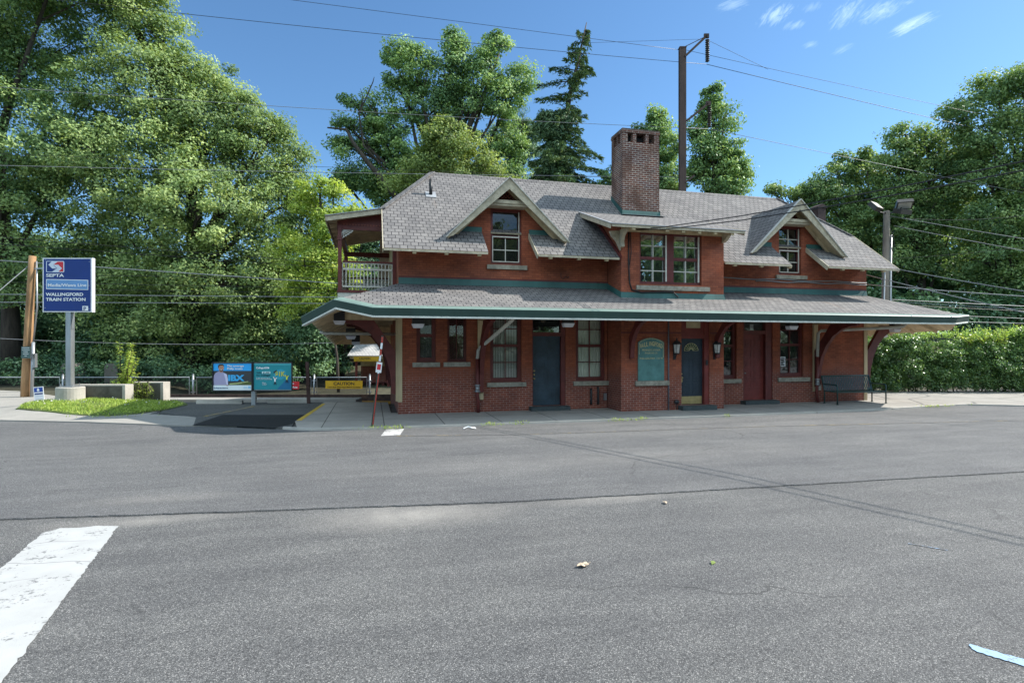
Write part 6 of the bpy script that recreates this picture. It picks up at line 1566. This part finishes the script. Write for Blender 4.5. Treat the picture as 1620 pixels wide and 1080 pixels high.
for i in range(34):
    x0 = 208+rnd.uniform(-6, 8); x1 = x0+rnd.uniform(-14, 26); st_.append([atz(x0+14, 19.7, .0), at((x0+x1)/2+14, 607+rnd.uniform(-4, 6), 19.7), at(x1+12, 618+rnd.uniform(0, 12), 19.7+rnd.uniform(-.3, .3))])
shoots('ornamental_grass', 'arching green grass tuft between the ends of the two concrete walls', 'grass tuft', RL(224, 19.7, .0), st_, .10, .016, LY, 30)
# turf blades and kerb weeds
def inpoly(x, y, poly):
    c = False; n = len(poly); j = n-1
    for i in range(n):
        if (poly[i][1] > y) != (poly[j][1] > y) and x < (poly[j][0]-poly[i][0])*(y-poly[i][1])/(poly[j][1]-poly[i][1])+poly[i][0]: c = not c
        j = i
    return c
tp = [(-11.25, 3.45), (-10.6, 3.0), (-9.85, 2.65), (-8.9, 2.05), (-8.2, 1.78), (-7.55, 2.05), (-7.05, 3.0), (-6.9, 4.4), (-8.0, 6.2), (-9.3, 7.5), (-11.2, 8.1), (-12.0, 6.0)]
P_ = []
while len(P_) < 15000:
    x, y = rnd.uniform(-12, -6.9), rnd.uniform(1.8, 8.1)
    if inpoly(x, y, tp):
        dens = .5+.5*math.sin(x*2.1+math.sin(y*3))*math.sin(y*1.7+1); 
        if rnd.random() < .10+.90*dens: P_.append((x, y, zfun(x, y)+.012+rnd.uniform(.01, .06)))
P_ = np.array(P_); A_ = nrm(np.stack([NR.normal(0, .5, len(P_)), NR.normal(0, .5, len(P_)), np.ones(len(P_))], 1))
GR = leafmat('grass_blade', [(0, (0.156, 0.207, 0.045)), (.5, (0.272, 0.389, 0.075)), (1, (0.571, 0.622, 0.176))], .35)
tag(leaf_obj('grass', P_, unit(len(P_)), .13*NR.uniform(.5, 1.4, len(P_)), .020, .5+NR.normal(0, .22, len(P_)), GR, along=A_), kind='stuff')
WH = leafmat('clover_white', [(0, (.45, .45, .40)), (1, (.62, .62, .56))], .1)
ci = NR.choice(len(P_), 150, replace=False); cp = P_[ci]+np.array([0, 0, .05]); cp = cp[cp[:, 1] > 3.2]
tag(leaf_obj('clover_flowers', cp, unit(len(cp)), .05, .045, .5+NR.normal(0, .2, len(cp)), WH), kind='stuff')
P_ = []
for (x, n, v0, sp) in ((-.55, 60, -2.56, .28), (-.1, 30, -2.6, .15), (2.2, 26, -2.64, .15), (3.0, 20, -2.64, .12), (5.9, 36, -2.66, .28), (6.4, 18, -2.66, .2), (17.6, 60, -2.15, .5), (9.2, 14, -2.64, .1), (-8.0, 60, 1.55, .6)):
    for _ in range(n): P_.append((x+rnd.gauss(0, sp), v0+rnd.gauss(0, .03), -.03+rnd.uniform(0, .08)))
P_ = np.array(P_); A_ = nrm(np.stack([NR.normal(0, .7, len(P_)), NR.normal(0, .7, len(P_)), np.ones(len(P_))], 1))
tag(leaf_obj('kerb_weeds', P_, unit(len(P_)), .085*NR.uniform(.5, 1.4, len(P_)), .022, .65+NR.normal(0, .22, len(P_)), GR, along=A_), kind='stuff')
ub = []
for i in range(34): ub.append(((-40+i*3.2+rnd.uniform(-1, 1), -34+rnd.uniform(-1.5, 1.5), rnd.uniform(.8, 1.6)), (2.2, 1.6, rnd.uniform(1.4, 2.6))))
mass('roadside_bushes', ub, LD, .9, 18, .7, .3)
# trees across the street (they show in the window panes)
def round_tree():
    bl_ = []
    for _ in range(15):
        dd = unit(1)[0]; bl_.append(((float(dd[0])*3.4, float(dd[1])*3.4, 8.5+float(dd[2])*3.6), (2.0, 2.0, 1.7)))
    return tree('tree', 'leafy street tree reflected in the station windows', 'tree', bl_, (0, 0, 0), LM2, 1.3, 36, .9, .30, 'trees across the street', .3)
t0 = round_tree()
for i, (u, v, s_) in enumerate(((13, -44, 1.15), (24, -42, 1.0), (31, -47, 1.25), (42, -44, 1.05), (2, -46, 1.1), (-9, -44, 1.2), (36, -43, 1.15), (19, -47, 1.2), (48, -46, 1.25))):
    o = t0 if i == 0 else copy_tree(t0); o.location = (u, v, -.1); o.scale = (s_, s_, s_); o.rotation_euler.z = i*1.3

# ================================================================== LIGHT, SKY, CAMERA
S = Vector((1.12, -.025, 1.0)).normalized()
EXPOSURE = 1.0
sd = bpy.data.lights.new('sun', 'SUN'); sd.energy = 4.4; sd.angle = math.radians(.53); sd.color = (1, .955, .88)
so_ = bpy.data.objects.new('sun', sd); COL.objects.link(so_); so_.location = (40, -10, 40); so_.rotation_euler = S.to_track_quat('Z', 'Y').to_euler()
wd_ = bpy.data.worlds.new('World'); scene.world = wd_; wd_.use_nodes = True; nt = wd_.node_tree; nt.nodes.clear()
out = nt.nodes.new('ShaderNodeOutputWorld'); bg = nt.nodes.new('ShaderNodeBackground'); bg.inputs['Strength'].default_value = .102
sky = nt.nodes.new('ShaderNodeTexSky'); sky.sky_type = 'NISHITA'; sky.sun_disc = False
sky.sun_elevation = math.asin(S.z); sky.sun_rotation = math.atan2(S.x, S.y); sky.air_density = 1.0; sky.dust_density = .35; sky.ozone_density = 4.0; sky.altitude = 80
g = nt.nodes.new('ShaderNodeTexCoord').outputs['Generated']
sx = nt.nodes.new('ShaderNodeSeparateXYZ'); L(nt, g, sx.inputs[0])
zc = mathn(nt, 'MAXIMUM', sx.outputs['Z'], .03)
cb_ = nt.nodes.new('ShaderNodeCombineXYZ'); L(nt, mathn(nt, 'DIVIDE', sx.outputs['X'], zc), cb_.inputs[0]); L(nt, mathn(nt, 'DIVIDE', sx.outputs['Y'], zc), cb_.inputs[1])
pv = cb_.outputs[0]                                        # a flat layer of thin cloud, one unit up
def cirrus(px, py): r_ = (RV*((px-810)/FPX)+FV-Vector((0, 0, (py-545)/FPX))); return (r_.x/r_.z, r_.y/r_.z)
tot = None
for (x, y, x2, y2, wdt, a) in ((1415, 55, 1475, 24, .055, 1.1), (1215, 40, 1240, 8, .06, .8), (1250, 48, 1262, 34, .04, .5), (1325, 42, 1352, 0, .05, .6), (1375, 35, 1412, 2, .07, .7), (1275, 76, 1290, 66, .03, .55), (1322, 86, 1345, 70, .035, .35), (1140, 15, 1180, 0, .05, .5), (1280, 20, 1290, 5, .03, .35), (1430, 8, 1440, 0, .03, .4)):
    a0_, a1_ = cirrus(x, y), cirrus(x2, y2); mx_, my_ = (a0_[0]+a1_[0])/2, (a0_[1]+a1_[1])/2
    vx, vy = a1_[0]-a0_[0], a1_[1]-a0_[1]; ln = math.hypot(vx, vy)/2*1.6; an = math.atan2(vy, vx)
    m1 = nt.nodes.new('ShaderNodeVectorMath'); m1.operation = 'SUBTRACT'; L(nt, pv, m1.inputs[0]); m1.inputs[1].default_value = (mx_, my_, 0)
    r1 = nt.nodes.new('ShaderNodeVectorRotate'); r1.rotation_type = 'Z_AXIS'; L(nt, m1.outputs[0], r1.inputs['Vector']); r1.inputs['Angle'].default_value = -an
    m2_ = nt.nodes.new('ShaderNodeVectorMath'); m2_.operation = 'DIVIDE'; L(nt, r1.outputs[0], m2_.inputs[0]); m2_.inputs[1].default_value = (ln, wdt, 1)
    l1 = nt.nodes.new('ShaderNodeVectorMath'); l1.operation = 'LENGTH'; L(nt, m2_.outputs[0], l1.inputs[0])
    nzz = noise(nt, mapping(nt, r1.outputs[0], (11, 48, 1), (x*.7, y*.3, 0)), 1.0, 9, .74, 1.6)
    e_ = mathn(nt, 'SUBTRACT', 1.0, l1.outputs['Value'], True)
    w_ = mathn(nt, 'MULTIPLY', mathn(nt, 'SUBTRACT', mathn(nt, 'ADD', nzz, mathn(nt, 'MULTIPLY', e_, .32)), .56), 3.2, True)
    f = mathn(nt, 'MULTIPLY', mathn(nt, 'MULTIPLY', mathn(nt, 'MULTIPLY', e_, 3.0, True), w_), a, True)
    tot = f if tot is None else mathn(nt, 'MAXIMUM', tot, f)
cf = tot
colr = mixc(nt, mathn(nt, 'MULTIPLY', cf, .66, True), sky.outputs[0], (6.6, 6.9, 7.2))
# bright cloud added out of view behind the camera, to fill the shade
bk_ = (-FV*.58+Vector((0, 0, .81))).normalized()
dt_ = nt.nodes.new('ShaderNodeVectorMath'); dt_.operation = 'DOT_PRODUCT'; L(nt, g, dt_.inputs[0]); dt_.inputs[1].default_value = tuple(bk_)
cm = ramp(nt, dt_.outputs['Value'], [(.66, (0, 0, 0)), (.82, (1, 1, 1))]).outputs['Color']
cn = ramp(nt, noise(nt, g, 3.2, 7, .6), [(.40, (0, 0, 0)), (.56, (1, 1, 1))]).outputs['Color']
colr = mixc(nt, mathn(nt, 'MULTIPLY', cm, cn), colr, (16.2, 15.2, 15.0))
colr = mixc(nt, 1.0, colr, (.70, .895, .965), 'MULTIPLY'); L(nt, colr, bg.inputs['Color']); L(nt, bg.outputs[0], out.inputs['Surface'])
cam = bpy.data.cameras.new('camera'); co = bpy.data.objects.new('camera', cam); COL.objects.link(co)
co.location = CAM; co.rotation_euler = (math.pi/2, 0, -TH); cam.sensor_width = 36; cam.lens = FPX/1620*36; cam.shift_y = 5/1620; cam.clip_end = 600; cam.clip_start = .05
scene.camera = co
vs = scene.view_settings; vs.view_transform = 'Standard'; vs.look = 'None'; vs.exposure = EXPOSURE; vs.gamma = 1
scene.render.film_transparent = False
try:
    scene.cycles.max_bounces = 8; scene.cycles.diffuse_bounces = 3; scene.cycles.glossy_bounces = 3; scene.cycles.transmission_bounces = 4; scene.cycles.transparent_max_bounces = 10
except Exception: pass
